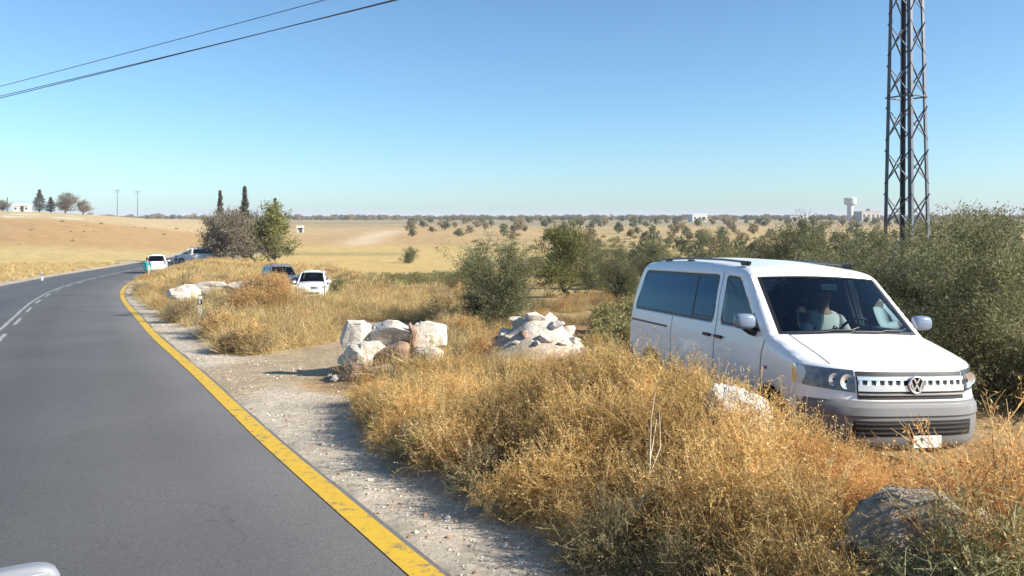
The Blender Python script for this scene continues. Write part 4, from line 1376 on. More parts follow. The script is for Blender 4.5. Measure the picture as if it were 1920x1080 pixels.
def house(px, Y, wpx, y0, mat, label, roof=0, nwin=3, yaw=.25):
    p = at(px, Y); k = Y / FPX
    w_ = wpx * k / (math.cos(yaw) + .6 * math.sin(yaw)); h = zpix(y0, Y) - p.z; d = w_ * .6
    b = empty('house', tuple(p), yaw)
    box('wall', (0, 0, h / 2 - .6), (w_, d, h + 1.2), mat, b)
    rf = box('roof', (0, 0, h + .17), (w_ + .5, d + .5, .3), mat, b)
    box('parapet', (0, -d / 2 - .1, h + .55), (w_ + .4, .2, .5), mat, rf)
    if roof: box('stair_head', (w_ * .22, 0, h + 1.4), (w_ * .3, d * .5, 2.2), mat, rf)
    for i in range(nwin):
        x = -w_ / 2 + w_ * (i + .5) / nwin
        wn = box('window', (x, -d / 2 - .02, max(1.2, h * .55)), (w_ / nwin * .38, .06, h * .3), M_DARKW, b)
        box('sill', (x, -d / 2 - .08, max(1.2, h * .55) - h * .15 - .08), (w_ / nwin * .46, .16, .1), mat, wn)
    box('door', (w_ * .08, -d / 2 - .03, 1.05), (1.0, .08, 2.1), M_DARKW, b)
    tag(b, label, 'house', 'buildings on the horizon')


house(42, 318, 30, 386, M_CONC, 'low white house on the left ridge beside the cypress')
house(1625, 700, 44, 397, M_GREYB, 'grey block building right of the water tower', 1, 4)
house(1308, 640, 34, 403, M_CONC, 'white flat-roofed house on the horizon in mid picture', 0, 3)
house(1488, 640, 26, 404, M_GREYB, 'dark grey shed-like house on the horizon above the olive trees', 0, 2)
house(1508, 700, 12, 407, M_CONC, 'tiny white house next to the dark grey shed', 0, 2)
house(563, 290, 14, 427, M_CONC, 'tiny white hut at the right end of the tree clump', 0, 2)


def pole(px, Y, ytop, label, arm=True, name='utility_pole'):
    p = at(px, Y); h = zpix(ytop, Y) - p.z
    t = empty(name, tuple(p))
    V, F = tubes([[(0, 0, -.5), (0, 0, h * .5), (0, 0, h)]], [[.28, .22, .16]], 8)
    link('shaft', mesh('shaft', V, F, M_STEEL, smooth=True), t)
    if arm:
        for zz, L in ((h - .3, 2.2), (h - 1.6, 1.6)):
            box('cross_arm', (0, 0, zz), (L * 2, .2, .2), M_STEEL, t)
            for s_ in (-1, 1): box('insulator', (s_ * L * .9, 0, zz + .3), (.14, .14, .4), M_INS, t)
    tag(t, label, 'pole', 'poles on the skyline')


pole(220, 560, 356, 'faint utility pole on the skyline, left of its twin')
pole(258, 560, 358, 'faint utility pole on the skyline, right of its twin')
pole(975, 520, 401, 'small lone post on the horizon in mid picture', False)
pole(14, 316, 370, 'slim pole beside the leftmost tree on the ridge', False)


# ------------------------------------------------------------------ plants
def rand_dirs(n, g, zmin=-1.0, zmax=1.0):
    z = g.uniform(zmin, zmax, n); a = g.uniform(0, 2 * math.pi, n); r = np.sqrt(1 - z * z)
    return np.stack([r * np.cos(a), r * np.sin(a), z], 1)


def pick(n, g, pal, wts):
    pal = np.array(pal); k = g.choice(len(pal), n, p=np.array(wts) / sum(wts))
    return pal[k] * g.uniform(.8, 1.2, (n, 1))


def dry_bush(seed, R0=.5, H=.6, stems=70, pal=None, dens=1.0, seed_size=.0145):
    """a rounded dry thistle-like bush: stems, twigs, fine twigs and dry bracts"""
    g = np.random.default_rng(seed)
    pal = pal or [(.55, .365, .14), (.61, .44, .195), (.46, .285, .105), (.40, .23, .085), (.67, .52, .27)]
    n = int(stems * dens)
    d = rand_dirs(n, g, .12, 1.0)
    tip = d * np.array([R0, R0, H]) * g.uniform(.65, 1.0, (n, 1))
    base = g.normal(0, .05, (n, 3)) * np.array([1, 1, 0])
    t = np.linspace(0, 1, 6)[None, :, None]
    bend = g.normal(0, .07, (n, 1, 3)) * np.sin(t * math.pi)
    rise = np.array([0, 0, .10]) * np.sin(t * math.pi)
    P = base[:, None] * (1 - t) + tip[:, None] * t + bend + rise
    wid = np.linspace(.0062, .0032, 6)[None] * g.uniform(.7, 1.3, (n, 1))
    parts = []
    c1 = pick(n, g, [(.26, .17, .085), (.36, .25, .12), (.20, .13, .07)], [1, 1, 1])
    v, f = ribbons(P, wid, seed); parts.append((v, f, np.repeat(c1, 12, 0)))

    def sub(P, m, L0, L1, k, w0, sp, seed2, t0=.25):
        n0, k0, _ = P.shape
        i = g.integers(0, n0, m); u = g.uniform(t0, 1, m) * (k0 - 1.001); j = u.astype(int); fr = (u - j)[:, None]
        p = P[i, j] * (1 - fr) + P[i, j + 1] * fr
        dd = P[i, j + 1] - P[i, j]; dd /= np.linalg.norm(dd, axis=1)[:, None] + 1e-9
        dd = dd + g.normal(0, sp, (m, 3)) + np.array([0, 0, .12]); dd /= np.linalg.norm(dd, axis=1)[:, None] + 1e-9
        L = g.uniform(L0, L1, (m, 1, 1)); t = np.linspace(0, 1, k)[None, :, None]
        cv = g.normal(0, .25, (m, 1, 3))
        Q = p[:, None] + (dd[:, None] * t + cv * t * t * .5) * L
        Q[..., 2] = np.maximum(Q[..., 2], .0)
        v, f = ribbons(Q, np.linspace(w0, w0 * .6, k)[None] * g.uniform(.7, 1.3, (m, 1)), seed2)
        return Q, v, f
    Q1, v, f = sub(P, int(n * 7), .12, .30, 4, .0038, .55, seed + 1)
    parts.append((v, f, np.repeat(pick(len(Q1), g, pal, [2, 2, 2, 1.5, 1]), 8, 0)))
    Q2, v, f = sub(Q1, int(n * 24), .05, .13, 3, .0030, .7, seed + 2, .1)
    parts.append((v, f, np.repeat(pick(len(Q2), g, pal, [3, 3, 2, 1, 1.2]), 6, 0)))
    m = int(n * 85)
    i = g.integers(0, len(Q2), m); u = g.uniform(0, 1, (m, 1))
    p = Q2[i, 0] * (1 - u) + Q2[i, 2] * u + g.normal(0, .006, (m, 3))
    v, f = leaves(p, rand_dirs(m, g, -.3, 1) + (Q2[i, 2] - Q2[i, 0]) * 6, g.uniform(.8, 2.0, m) * seed_size, g.uniform(.5, 1.0, m) * seed_size * .7, seed + 3)
    parts.append((v, f, np.repeat(pick(m, g, pal, [3, 3, 1.5, .8, 1.6]), 4, 0)))
    return joinVF(parts)


def grass_tuft(seed, n=70, R0=.16, H=.35, pal=None, wid=.006):
    g = np.random.default_rng(seed)
    pal = pal or [(.47, .34, .14), (.54, .41, .19), (.38, .255, .10), (.60, .48, .26)]
    b = g.normal(0, R0 * .5, (n, 3)) * np.array([1, 1, 0])
    d = rand_dirs(n, g, .45, 1.0); L = g.uniform(.5, 1.1, (n, 1)) * H
    t = np.linspace(0, 1, 4)[None, :, None]
    lean = g.normal(0, .12, (n, 1, 3)) * t * t
    P = b[:, None] + d[:, None] * L[:, None] * t + lean * H * 2 - np.array([0, 0, .10]) * t ** 3 * H
    v, f = ribbons(P, np.array([[1, .9, .7, .25]]) * wid * g.uniform(.6, 1.4, (n, 1)), seed)
    parts = [(v, f, np.repeat(pick(n, g, pal, [2, 2, 1, 1]), 8, 0))]
    m = n * 3
    i = g.integers(0, n, m)
    p = P[i, 3] + (P[i, 2] - P[i, 3]) * g.uniform(0, .8, (m, 1)) + g.normal(0, .008, (m, 3))
    v, f = leaves(p, rand_dirs(m, g, .0, 1), .022, .007, seed + 1)
    parts.append((v, f, np.repeat(pick(m, g, pal, [1, 2, 1, 2]), 4, 0)))
    return joinVF(parts)


def scatter_obj(name, pts, rot, scl, idx, variants):
    """ONE object: a cloud of points that carries copies of the variant meshes"""
    col = bpy.data.collections.new(name + '_variants')
    for k, me in enumerate(variants):
        o = bpy.data.objects.new('%s_variant_%02d' % (name, k), me); col.objects.link(o)
    me = bpy.data.meshes.new(name)
    pts = np.asarray(pts, np.float32)
    me.vertices.add(len(pts)); me.vertices.foreach_set('co', pts.ravel())
    a = me.attributes.new('rot', 'FLOAT_VECTOR', 'POINT'); a.data.foreach_set('vector', np.asarray(rot, np.float32).ravel())
    a = me.attributes.new('scl', 'FLOAT_VECTOR', 'POINT'); a.data.foreach_set('vector', np.asarray(scl, np.float32).ravel())
    a = me.attributes.new('idx', 'INT', 'POINT'); a.data.foreach_set('value', np.asarray(idx, np.int32))
    o = link(name, me)
    ng = bpy.data.node_groups.new(name, 'GeometryNodeTree')
    ng.interface.new_socket('Geometry', in_out='INPUT', socket_type='NodeSocketGeometry')
    ng.interface.new_socket('Geometry', in_out='OUTPUT', socket_type='NodeSocketGeometry')
    N = ng.nodes
    gi, go = N.new('NodeGroupInput'), N.new('NodeGroupOutput')
    ci = N.new('GeometryNodeCollectionInfo'); ci.inputs['Collection'].default_value = col
    ci.inputs['Separate Children'].default_value = True; ci.inputs['Reset Children'].default_value = True
    ip = N.new('GeometryNodeInstanceOnPoints'); ip.inputs['Pick Instance'].default_value = True

    def na(nm, ty):
        x = N.new('GeometryNodeInputNamedAttribute'); x.data_type = ty; x.inputs['Name'].default_value = nm
        return [s for s in x.outputs if s.enabled and s.name == 'Attribute'][0]
    er = N.new('FunctionNodeEulerToRotation')
    L = ng.links.new
    L(gi.outputs[0], ip.inputs['Points']); L(ci.outputs[0], ip.inputs['Instance'])
    L(na('idx', 'INT'), ip.inputs['Instance Index']); L(na('rot', 'FLOAT_VECTOR'), er.inputs[0]); L(er.outputs[0], ip.inputs['Rotation'])
    L(na('scl', 'FLOAT_VECTOR'), ip.inputs['Scale']); L(ip.outputs[0], go.inputs[0])
    md = o.modifiers.new('scatter', 'NODES'); md.node_group = ng
    return o


def veg_mesh(name, VFC, mat):
    return mesh(name, VFC[0], VFC[1], mat, VFC[2])


# --- foreground mass of dry brush on the berm
def van_clear(x, y, m=.15):
    """true where a point is outside the van's footprint"""
    dx, dy = x - VX, y - VY
    lx = dx * fw.x + dy * fw.y; ly = -dx * fw.y + dy * fw.x
    return ~((lx < m) & (lx > -4.9 - m) & (np.abs(ly) < .98 + m))


RED = [(.50, .285, .105), (.56, .36, .15), (.42, .22, .08), (.36, .18, .07), (.60, .43, .21)]
GREYB = [(.30, .235, .12), (.38, .30, .16), (.24, .19, .10), (.20, .15, .08), (.46, .39, .24)]
DGRN = [(.23, .215, .10), (.30, .275, .14), (.18, .165, .08), (.25, .19, .09), (.40, .36, .22)]
bush_v = [veg_mesh('brush_%d' % k, dry_bush(100 + k, .5, .55 + .05 * (k % 3), pal=(None, None, RED, GREYB, None, RED, DGRN)[k]), M_BRUSH) for k in range(7)]


def edge_x(y):
    """road-side limit of the brush at depth y"""
    return np.interp(y, [2.0, 3.6, 5.2, 5.9, 7.0, 8.0, 10.1, 11.8, 13.0], [2.6, 1.62, .68, .22, -.42, -1.14, -2.08, -2.7, -2.3])


g = np.random.default_rng(5)
pts, rot, scl, idx = [], [], [], []


def add_bush(x, y, s, k, sz=1.0, dz=0.0):
    pts.append((x, y, ground_z(x, y) - .03 + dz)); rot.append((g.normal(0, .12), g.normal(0, .12), g.uniform(0, 6.28)))
    scl.append((s, s, s * sz)); idx.append(k)


cand = np.stack([g.uniform(-3, 5.6, 2600), g.uniform(2.6, 13.4, 2600)], 1)
ok = []
for x, y in cand:
    e = float(edge_x(y))
    if x < e + .25 * g.random(): continue
    # right-hand limit: the van's side, or past the front of it
    vs = VX - (VY - y) / math.tan(VYAW) if y > 7 else 99
    if not van_clear(np.array(x), np.array(y), .38): continue
    if y > 7.0 and x > 1.95 - (y - 7.0) * .30: continue
    if y < 5.2 and 1.95 < x < 3.6 and y > 3.2: continue          # the dark boulder
    if y < 4.1 and x > 1.3 and x < 1.95: continue
    if y > 11.3 and x < -.9 or y > 11.5: continue
    dmin = min([math.hypot(x - a, y - b) for a, b in ok], default=9)
    if dmin < .31: continue
    ok.append((x, y))
for x, y in ok:
    e = float(edge_x(y))
    inner = min(1, max(0, (x - e) / .7))
    s = (.62 + .42 * inner) * g.uniform(.85, 1.15) * float(np.interp(y, [8.8, 10.2, 11.5], [1, .82, .66]))
    front = (y < 7.4 and x > 1.9)
    if front: s *= .72
    k = int(g.choice([0, 1, 4], p=[.4, .35, .25]))
    if x > 2.0 and y < 7.3 or g.random() < .14: k = int(g.choice([2, 5]))
    if inner < .5 and g.random() < .35: k = 3
    if y < 5.6 and g.random() < .3: k = int(g.choice([3, 2]))
    add_bush(x, y, s, k, g.uniform(.85, 1.15))
for px, Y, s_, k in ((800, 12.9, .62, 0), (770, 12.7, .55, 4), (835, 13.2, .7, 1), (725, 12.5, .5, 3), (690, 12.6, .4, 2), (860, 13.4, .75, 0), (890, 13.8, .75, 1), (930, 14.2, .7, 3), (965, 14.0, .6, 0), (1000, 13.9, .6, 4), (1035, 14.0, .65, 1), (1075, 14.1, .7, 0), (1110, 14.4, .7, 3), (905, 15.0, .7, 2), (1115, 15.3, .6, 1), (1150, 14.6, .8, 3)):
    add_bush((px - 960) / FPX * Y, Y, s_, k)
# taller wisps against the van's flank
for x, y, s in ((1.55, 7.9, 1.25), (1.15, 8.8, 1.2), (1.85, 7.2, 1.15), (.8, 9.4, .95), (1.35, 8.4, 1.25), (2.05, 6.7, 1.1), (2.3, 6.45, 1.0), (1.75, 7.5, 1.1), (3.6, 6.2, .7), (4.3, 6.4, .9), (4.7, 6.3, .9), (4.1, 5.7, .8), (4.5, 5.4, .9), (5.0, 5.8, .9)):
    add_bush(x, y, s, int(g.choice([0, 1, 4])), 1.05)
for x, y, s, k in ((2.1, 3.8, .75, 6), (2.28, 3.85, 1.2, 6), (2.45, 3.95, 1.4, 6), (2.1, 3.55, .8, 3), (2.3, 3.6, .9, 6), (1.75, 3.6, .7, 3), (1.7, 4.2, .9, 1), (2.7, 4.25, 1.45, 5), (2.85, 4.6, 1.4, 5), (3.1, 4.5, 1.25, 5), (3.3, 4.8, 1.2, 5), (3.1, 5.1, 1.0, 2), (2.8, 5.3, .85, 5), (2.4, 5.3, .8, 2), (1.55, 4.0, .8, 0), (1.4, 3.7, .75, 3), (1.5, 4.4, .9, 1), (1.75, 4.95, .85, 4)):
    add_bush(x, y, s, k)  # the tall ones at the right are added to shade the dark boulder
def stalks(seed):
    g = np.random.default_rng(seed); n = 16
    b = g.normal(0, .10, (n, 3)) * np.array([1, 1, 0]); d = rand_dirs(n, g, .75, 1.0); L = g.uniform(.6, 1.05, (n, 1))
    t = np.linspace(0, 1, 7)[None, :, None]
    P = b[:, None] + d[:, None] * L[:, None] * t + g.normal(0, .10, (n, 1, 3)) * t * t
    v, f = ribbons(P, np.linspace(.0055, .0030, 7)[None] * np.ones((n, 1)), seed)
    parts = [(v, f, np.repeat(pick(n, g, [(.60, .47, .25), (.50, .35, .16)], [1, 1]), 14, 0))]
    m = n * 46; i = g.integers(0, n, m); u = g.uniform(.55, 1, m) * 5.999; j = u.astype(int); fr = (u - j)[:, None]
    p = P[i, j] * (1 - fr) + P[i, j + 1] * fr + g.normal(0, .010, (m, 3))
    v, f = leaves(p, rand_dirs(m, g, -.2, 1), .024, .010, seed + 1)
    parts.append((v, f, np.repeat(pick(m, g, [(.62, .46, .22), (.45, .28, .11), (.70, .56, .32)], [2, 1, 1]), 4, 0)))
    return joinVF(parts)


bush_v += [veg_mesh('stalks_%d' % k, stalks(150 + k), M_BRUSH) for k in range(2)]
for x, y in ok:
    if g.random() < .22 and y < 9.3 and x > edge_x(y) + .3 and not (y < 6.9 and x > 2.4): add_bush(x + g.normal(0, .1), y + g.normal(0, .1), g.uniform(.6, .95), 7 + int(g.integers(0, 2)))
brush = scatter_obj('dry_brush', pts, rot, scl, idx, bush_v)
tag(brush, 'dense golden dry brush covering the bank between road and van', kind='stuff')

# --- roadside verge: yellow dry grass and rusty weeds along the bend
tuft_v = [veg_mesh('tuft_%d' % k, grass_tuft(200 + k, 80, .18, .30 + .05 * k), M_GRASS) for k in range(4)]
weed_v = [veg_mesh('weed_%d' % k, dry_bush(230 + k, .42, .5, 34, pal=(None, RED, GREYB)[k], seed_size=.02), M_GRASS) for k in range(3)]
far_t = [veg_mesh('far_tuft_%d' % k, grass_tuft(250 + k, 40, .35, .5, wid=.022), M_GRASS) for k in range(3)]
pts, rot, scl, idx = [], [], [], []
N0 = 30000
dist = 10 + (95 - 10) * g.random(N0) ** 1.3
o_ = g.uniform(.8, 17, N0)
ii_ = np.clip(np.searchsorted(YL[:, 1], dist), 1, len(YL) - 2)
X = YL[ii_, 0] + YN[ii_, 0] * o_; Y = YL[ii_, 1] + YN[ii_, 1] * o_
px = 960 + FPX * X / np.maximum(Y, 1)
nn_ = fbm(X, Y, 3.0, 3, 41)
keep = (Y > 13) & (o_ > np.where(Y > 17, .75, 1.2) + .9 * (nn_ - .3)) & (X < -.12 * Y + 1.5) & (nn_ > .36)
Tc = catmull([(-5.2, 12.4), (-4.4, 14.0), (-3.7, 16.5), (-3.2, 20), (-4.2, 26), (-7, 34), (-10, 44)], .5)
dt = np.sqrt(((X[:, None] - Tc[None, :, 0]) ** 2 + (Y[:, None] - Tc[None, :, 1]) ** 2).min(1))
keep &= (dt > 1.5) | ((Y > 24) & (g.random(N0) < .3))
keep &= ~((px > 470) & (px < 650) & (Y > 36) & (Y < 57))
keep &= ~((px > 515) & (px < 640) & (Y > 29) & (g.random(N0) < .93))
keep &= ~((px > 300) & (px < 490) & (Y > 27.5) & (Y < 36) & (g.random(N0) < .9))
keep &= ~((np.abs(px - 375) < 22) & (Y > 17) & (Y < 26.2))
keep &= g.random(N0) < np.where(Y < 40, .85, .7)
X, Y = X[keep], Y[keep]; Z = ground_z(X, Y) - .02
nn_ = fbm(X, Y, 5.0, 3, 43)
# rusty thistles on the bank and ragged weeds on its road edge
for _ in range(150):
    if _ < 70: py_, px_ = g.uniform(566, 604), g.uniform(455, 525)
    else: py_ = g.uniform(590, 700); px_ = np.interp(py_, [590, 640, 700], [345, 385, 445]) + g.uniform(-25, 45)
    Yb = CAM_H / ((py_ - 410) / FPX - .045); xb = (px_ - 960) / FPX * Yb
    if road_off(np.array([xb]), np.array([Yb]))[0][0] < 1.3 or abs(px_ - 375) < 28 or (px_ < 490 and py_ < 582): continue
    s = g.uniform(.8, 1.7); pts.append((xb, Yb, ground_z(xb, Yb) - .03)); rot.append((g.normal(0, .1), g.normal(0, .1), g.uniform(0, 6.28))); scl.append((s, s, s)); idx.append((5 if g.random() < .7 else 4) if _ < 70 else int(g.choice([4, 4, 5, 6])))
for x, y, z, n_ in zip(X, Y, Z, nn_):
    k = int(g.integers(0, 4)); s = g.uniform(.8, 1.5)
    if n_ > .56 and g.random() < .25: k = 4 + int(g.integers(0, 3)); s = g.uniform(.7, 1.2)
    if y > 42 and k < 4: k = 7 + int(g.integers(0, 3)); s = g.uniform(.7, 1.3)
    pts.append((x, y, z)); rot.append((g.normal(0, .1), g.normal(0, .1), g.uniform(0, 6.28))); scl.append((s, s, s * g.uniform(.8, 1.2))); idx.append(k)
# thin tufts over the near field and the edge of the gravel
N1 = 9000
X = g.uniform(-8, 14, N1); Y = 11 + 45 * g.random(N1) ** 1.2
px = 960 + FPX * X / Y
nn_ = fbm(X, Y, 4.0, 3, 47)
d_, _ = road_off(X, Y)
dt = np.sqrt(((X[:, None] - Tc[None, :, 0]) ** 2 + (Y[:, None] - Tc[None, :, 1]) ** 2).min(1))
keep = (d_ > 2.2) & (nn_ > .47) & (px > 560) & van_clear(X, Y, .3) & (dt > 1.2) & ~((px > 1060) & (Y < 24) & (g.random(N1) < .6)) & ~((px > 470) & (px < 640) & (Y > 27) & (g.random(N1) < .9)) & ~(((X - .47) / 1.1) ** 2 + ((Y - 15.2) / 1.3) ** 2 < 1)
for x, y, n_ in zip(X[keep], Y[keep], nn_[keep]):
    k = int(g.integers(0, 4)); s = g.uniform(.5, 1.0)
    if g.random() < .12: k = 4 + int(g.integers(0, 3)); s = g.uniform(.4, .9)
    if y > 40 and k < 4: k = 7 + int(g.integers(0, 3)); s *= .8
    pts.append((x, y, ground_z(x, y) - .02)); rot.append((0, 0, g.uniform(0, 6.28))); scl.append((s, s, s)); idx.append(k)
# grass along the far side of the road
N2 = 5000
dist = 25 + 75 * g.random(N2); o_ = -g.uniform(8.9, 22, N2)
ii_ = np.clip(np.searchsorted(YL[:, 1], dist), 1, len(YL) - 2)
X = YL[ii_, 0] + YN[ii_, 0] * o_; Y = YL[ii_, 1] + YN[ii_, 1] * o_
keep = fbm(X, Y, 5, 3, 49) > .42
for x, y in zip(X[keep], Y[keep]):
    pts.append((x, y, ground_z(x, y) - .02)); rot.append((0, 0, g.uniform(0, 6.28))); s = g.uniform(.5, .9); scl.append((s, s, s)); idx.append(7 + int(g.integers(0, 3)))
grass = scatter_obj('dry_grass', pts, rot, scl, idx, tuft_v + weed_v + far_t)
tag(grass, 'yellow dry grass and rusty weeds along the verge and field', kind='stuff')

# --- low green cover at the foot of the field (vines or weeds in a band)
GRN = [(.23, .215, .085), (.28, .25, .10), (.19, .18, .07), (.36, .29, .13), (.42, .33, .16)]
green_v = [veg_mesh('green_%d' % k, dry_bush(300 + k, .55, .5, 26, pal=GRN, seed_size=.045), M_GRASS) for k in range(3)]
pts, rot, scl, idx = [], [], [], []
for _ in range(170):
    Y = g.uniform(50, 66); px = g.uniform(610, 860) + (Y - 47) * 2
    if px < 700 and g.random() < .4: continue
    x = (px - 960) / FPX * Y
    pts.append((x, Y, ground_z(x, Y))); rot.append((0, 0, g.uniform(0, 6.28))); s = g.uniform(.6, 1.1); scl.append((s * 1.2, s * 1.2, s)); idx.append(int(g.integers(0, 3)))
for _ in range(16):
    Y = g.uniform(17, 30); px = g.uniform(1120, 1180); x = (px - 960) / FPX * Y
    pts.append((x, Y, ground_z(x, Y))); rot.append((0, 0, g.uniform(0, 6.28))); s = g.uniform(.7, 1.3); scl.append((s, s, s)); idx.append(int(g.integers(0, 3)))
for _ in range(420):
    Y = 66 + 190 * g.random() ** 1.4; px = g.uniform(880, 1720)
    x = (px - 960) / FPX * Y
    if fbm(np.array([x]), np.array([Y]), 26, 3, 63)[0] < .47: continue
    pts.append((x, Y, ground_z(x, Y))); rot.append((0, 0, g.uniform(0, 6.28))); s = g.uniform(.7, 1.7); scl.append((s * 1.3, s * 1.3, s)); idx.append(int(g.integers(0, 3)))
for _ in range(14):
    Y = g.uniform(110, 240); px = g.uniform(20, 380); x = (px - 960) / FPX * Y
    pts.append((x, Y, ground_z(x, Y))); rot.append((0, 0, g.uniform(0, 6.28))); s = g.uniform(.3, .8); scl.append((s * 1.3, s * 1.3, s)); idx.append(int(g.integers(0, 3)))
cover = scatter_obj('low_green_cover', pts, rot, scl, idx, green_v)
tag(cover, 'low dull green weeds scattered in bands across the fields', kind='stuff')

# --- gravel and pebbles on the shoulder
peb = []
for k in range(4):
    bm = bmesh.new(); bmesh.ops.create_icosphere(bm, subdivisions=1, radius=.02)
    for v in bm.verts: v.co = Vector((v.co.x * random.uniform(.8, 1.5), v.co.y * random.uniform(.7, 1.2), v.co.z * random.uniform(.5, .8)))
    me = bpy.data.meshes.new('pebble_%d' % k); bm.to_mesh(me); bm.free(); me.materials.append(M_LIME if k % 2 else M_REDSTONE); peb.append(me)
N3 = 4200
dist = 3.5 + 26 * g.random(N3) ** 1.6; o_ = .28 + 1.9 * g.random(N3) ** 1.2
ii_ = np.clip(np.searchsorted(YL[:, 1], dist), 1, len(YL) - 2)
X = YL[ii_, 0] + YN[ii_, 0] * o_ + g.normal(0, .1, N3); Y = YL[ii_, 1] + YN[ii_, 1] * o_ + g.normal(0, .2, N3)
d_, _ = road_off(X, Y); k_ = d_ > .3; X, Y = X[k_], Y[k_]
sc_ = np.exp(g.normal(-.75, .45, len(X)))
gravel = scatter_obj('gravel', np.stack([X, Y, ground_z(X, Y) + .002], 1), g.uniform(0, 6.28, (len(X), 3)) * np.array([0, 0, 1]), np.repeat(sc_[:, None], 3, 1), g.integers(0, 4, len(X)), peb)
tag(gravel, 'loose pale gravel on the road shoulder', kind='stuff')


# ------------------------------------------------------------------ boulders
def boulder(seed, cuts=9, sub=4, rough=.22, flat=.9, h0=.55, h1=.85):
    g = np.random.default_rng(seed)
    bm = bmesh.new(); bmesh.ops.create_icosphere(bm, subdivisions=sub, radius=1)
    V = np.array([v.co[:] for v in bm.verts])
    for _ in range(cuts):                                  # flat broken faces
        n = rand_dirs(1, g)[0]; h = g.uniform(h0, h1)
        d = V @ n - h
        V = V - np.where(d > 0, d, 0)[:, None] * n * flat
    V *= (1 + rough * (fbm(V[:, 0] * 2 + 9, V[:, 1] * 2 + V[:, 2] * 1.7, .8, 4, seed) - .5) * 2)[:, None]
    V += .075 * (np.stack([fbm(V[:, 1] + 5, V[:, 2] + k, .16, 3, seed + k) for k in range(3)], 1) - .5)
    for v, c in zip(bm.verts, V): v.co = c
    me = bpy.data.meshes.new('boulder'); bm.to_mesh(me); bm.free()
    me.polygons.foreach_set('use_smooth', np.ones(len(me.polygons), bool)); me.set_sharp_from_angle(angle=R(32))
    return me


def put_boulder(x0, x1, y0, y1, Y, label, mat=None, seed=0, depth=1.0, group=None, rest=None, name='boulder', tilt=0.2):
    """a stone filling the picture box x0..x1, y0..y1 at depth Y, sunk into what it rests on"""
    k = Y / FPX
    hw = (x1 - x0) / 2 * k; zt = zpix(y0, Y); zb = zpix(y1, Y)
    x = ((x0 + x1) / 2 - 960) * k
    gz = ground_z(x, Y)
    zb = gz - .08 if rest is None else zb
    me = boulder(seed)
    me.materials.append(mat or M_LIME)
    o = link(name, me)
    o.scale = (hw * 1.08, hw * depth, max(.05, (zt - zb) / 2 * 1.08)); o.location = (x, Y, (zt + zb) / 2)
    o.rotation_euler = (random.uniform(-tilt, tilt) * .5, random.uniform(-tilt, tilt) * .5, random.uniform(-.3, .3))
    tag(o, label, 'boulder', group)
    return o


HP = 'white stones heaped by the dirt track'
STONES = [boulder(600 + k, cuts=16, sub=4, rough=.10, flat=1.0, h0=.42, h1=.72) for k in range(6)]
for me_ in STONES: me_.materials.append(M_LIME)
RSTONES = [m.copy() for m in STONES[:3]]
for me_ in RSTONES: me_.materials[0] = M_REDSTONE


def rubble(px, Y, w_, hgt, k, label, group, red=False, lift=0.0, yawr=None, sink=.45):
    """an angular stone w_ px wide and hgt of that high, sunk a third into the heap"""
    x = (px - 960) / FPX * Y; r = w_ / 2 * Y / FPX * 1.14
    o = link('stone', (RSTONES if red else STONES)[k % (3 if red else 6)])
    o.scale = (r * 1.12, r * random.uniform(.75, 1.0), r * hgt * 1.12)
    o.location = (x, Y, ground_z(x, Y) + r * hgt * sink + lift)
    o.rotation_euler = (random.uniform(-.25, .25), random.uniform(-.25, .25), random.uniform(0, 6.28) if yawr is None else yawr)
    tag(o, label, 'stone', group)


def block_mesh(seed):
    """a broken, roughly squared block"""
    g = np.random.default_rng(seed)
    bm = bmesh.new(); bmesh.ops.create_icosphere(bm, subdivisions=4, radius=1)
    V = np.array([v.co[:] for v in bm.verts])
    V = np.sign(V) * np.abs(V) ** .4
    V /= np.abs(V).max()
    for _ in range(16):
        n = rand_dirs(1, g)[0]; h = g.uniform(.66, 1.0)
        d = V @ n - h; V = V - np.where(d > 0, d, 0)[:, None] * n
    V *= (1 + .07 * (fbm(V[:, 0] * 2 + 9, V[:, 1] * 2 + V[:, 2] * 1.7, .7, 4, seed) - .5) * 2)[:, None]
    V += .09 * (np.stack([fbm(V[:, 1] + 5 + V[:, 0], V[:, 2] + k, .18, 3, seed + k) for k in range(3)], 1) - .5)
    for v, c in zip(bm.verts, V): v.co = c
    me = bpy.data.meshes.new('block'); bm.to_mesh(me); bm.free()
    me.polygons.foreach_set('use_smooth', np.ones(len(me.polygons), bool)); me.set_sharp_from_angle(angle=R(28))
    return me


def block(x0, x1, y0, y1, Y, seed, label, mat=None, dep=.8, rz=0.0, ry=0.0, group=HP):
    k = Y / FPX
    me = block_mesh(seed); me.materials.append(mat or M_LIME)
    o = link('stone', me)
    o.scale = ((x1 - x0) / 2 * k * 1.08, (x1 - x0) / 2 * k * dep, (y1 - y0) / 2 * k * 1.1)
    o.location = (((x0 + x1) / 2 - 960) * k, Y, zpix((y0 + y1) / 2, Y)); o.rotation_euler = (0, ry, rz)
    tag(o, label, 'stone', group)


block(641, 694, 598, 650, 13.9, 701, 'square white block at the upper left of the stone heap', rz=.25)
block(690, 776, 602, 646, 14.0, 702, 'widest white block on top of the stone heap by the track', rz=-.1, ry=.06)
block(772, 838, 598, 656, 14.1, 703, 'white block at the upper right end of the stone heap', rz=.2)
block(634, 704, 642, 690, 13.7, 704, 'white block at the left of the heap under the square one', rz=-.2)
block(700, 768, 642, 692, 13.75, 705, 'reddish block low in the middle of the stone heap', M_REDSTONE, rz=.1)
block(764, 832, 650, 698, 13.8, 706, 'pale block low at the right of the stone heap', rz=-.15)
block(640, 692, 682, 722, 13.3, 707, 'dull reddish block nearest the track at the foot of the heap', M_REDSTONE, rz=.3)
block(688, 756, 686, 724, 13.4, 708, 'pale block at the front foot of the stone heap', rz=-.1)
block(752, 822, 690, 726, 13.5, 709, 'low pale block at the front right foot of the heap', rz=.2)
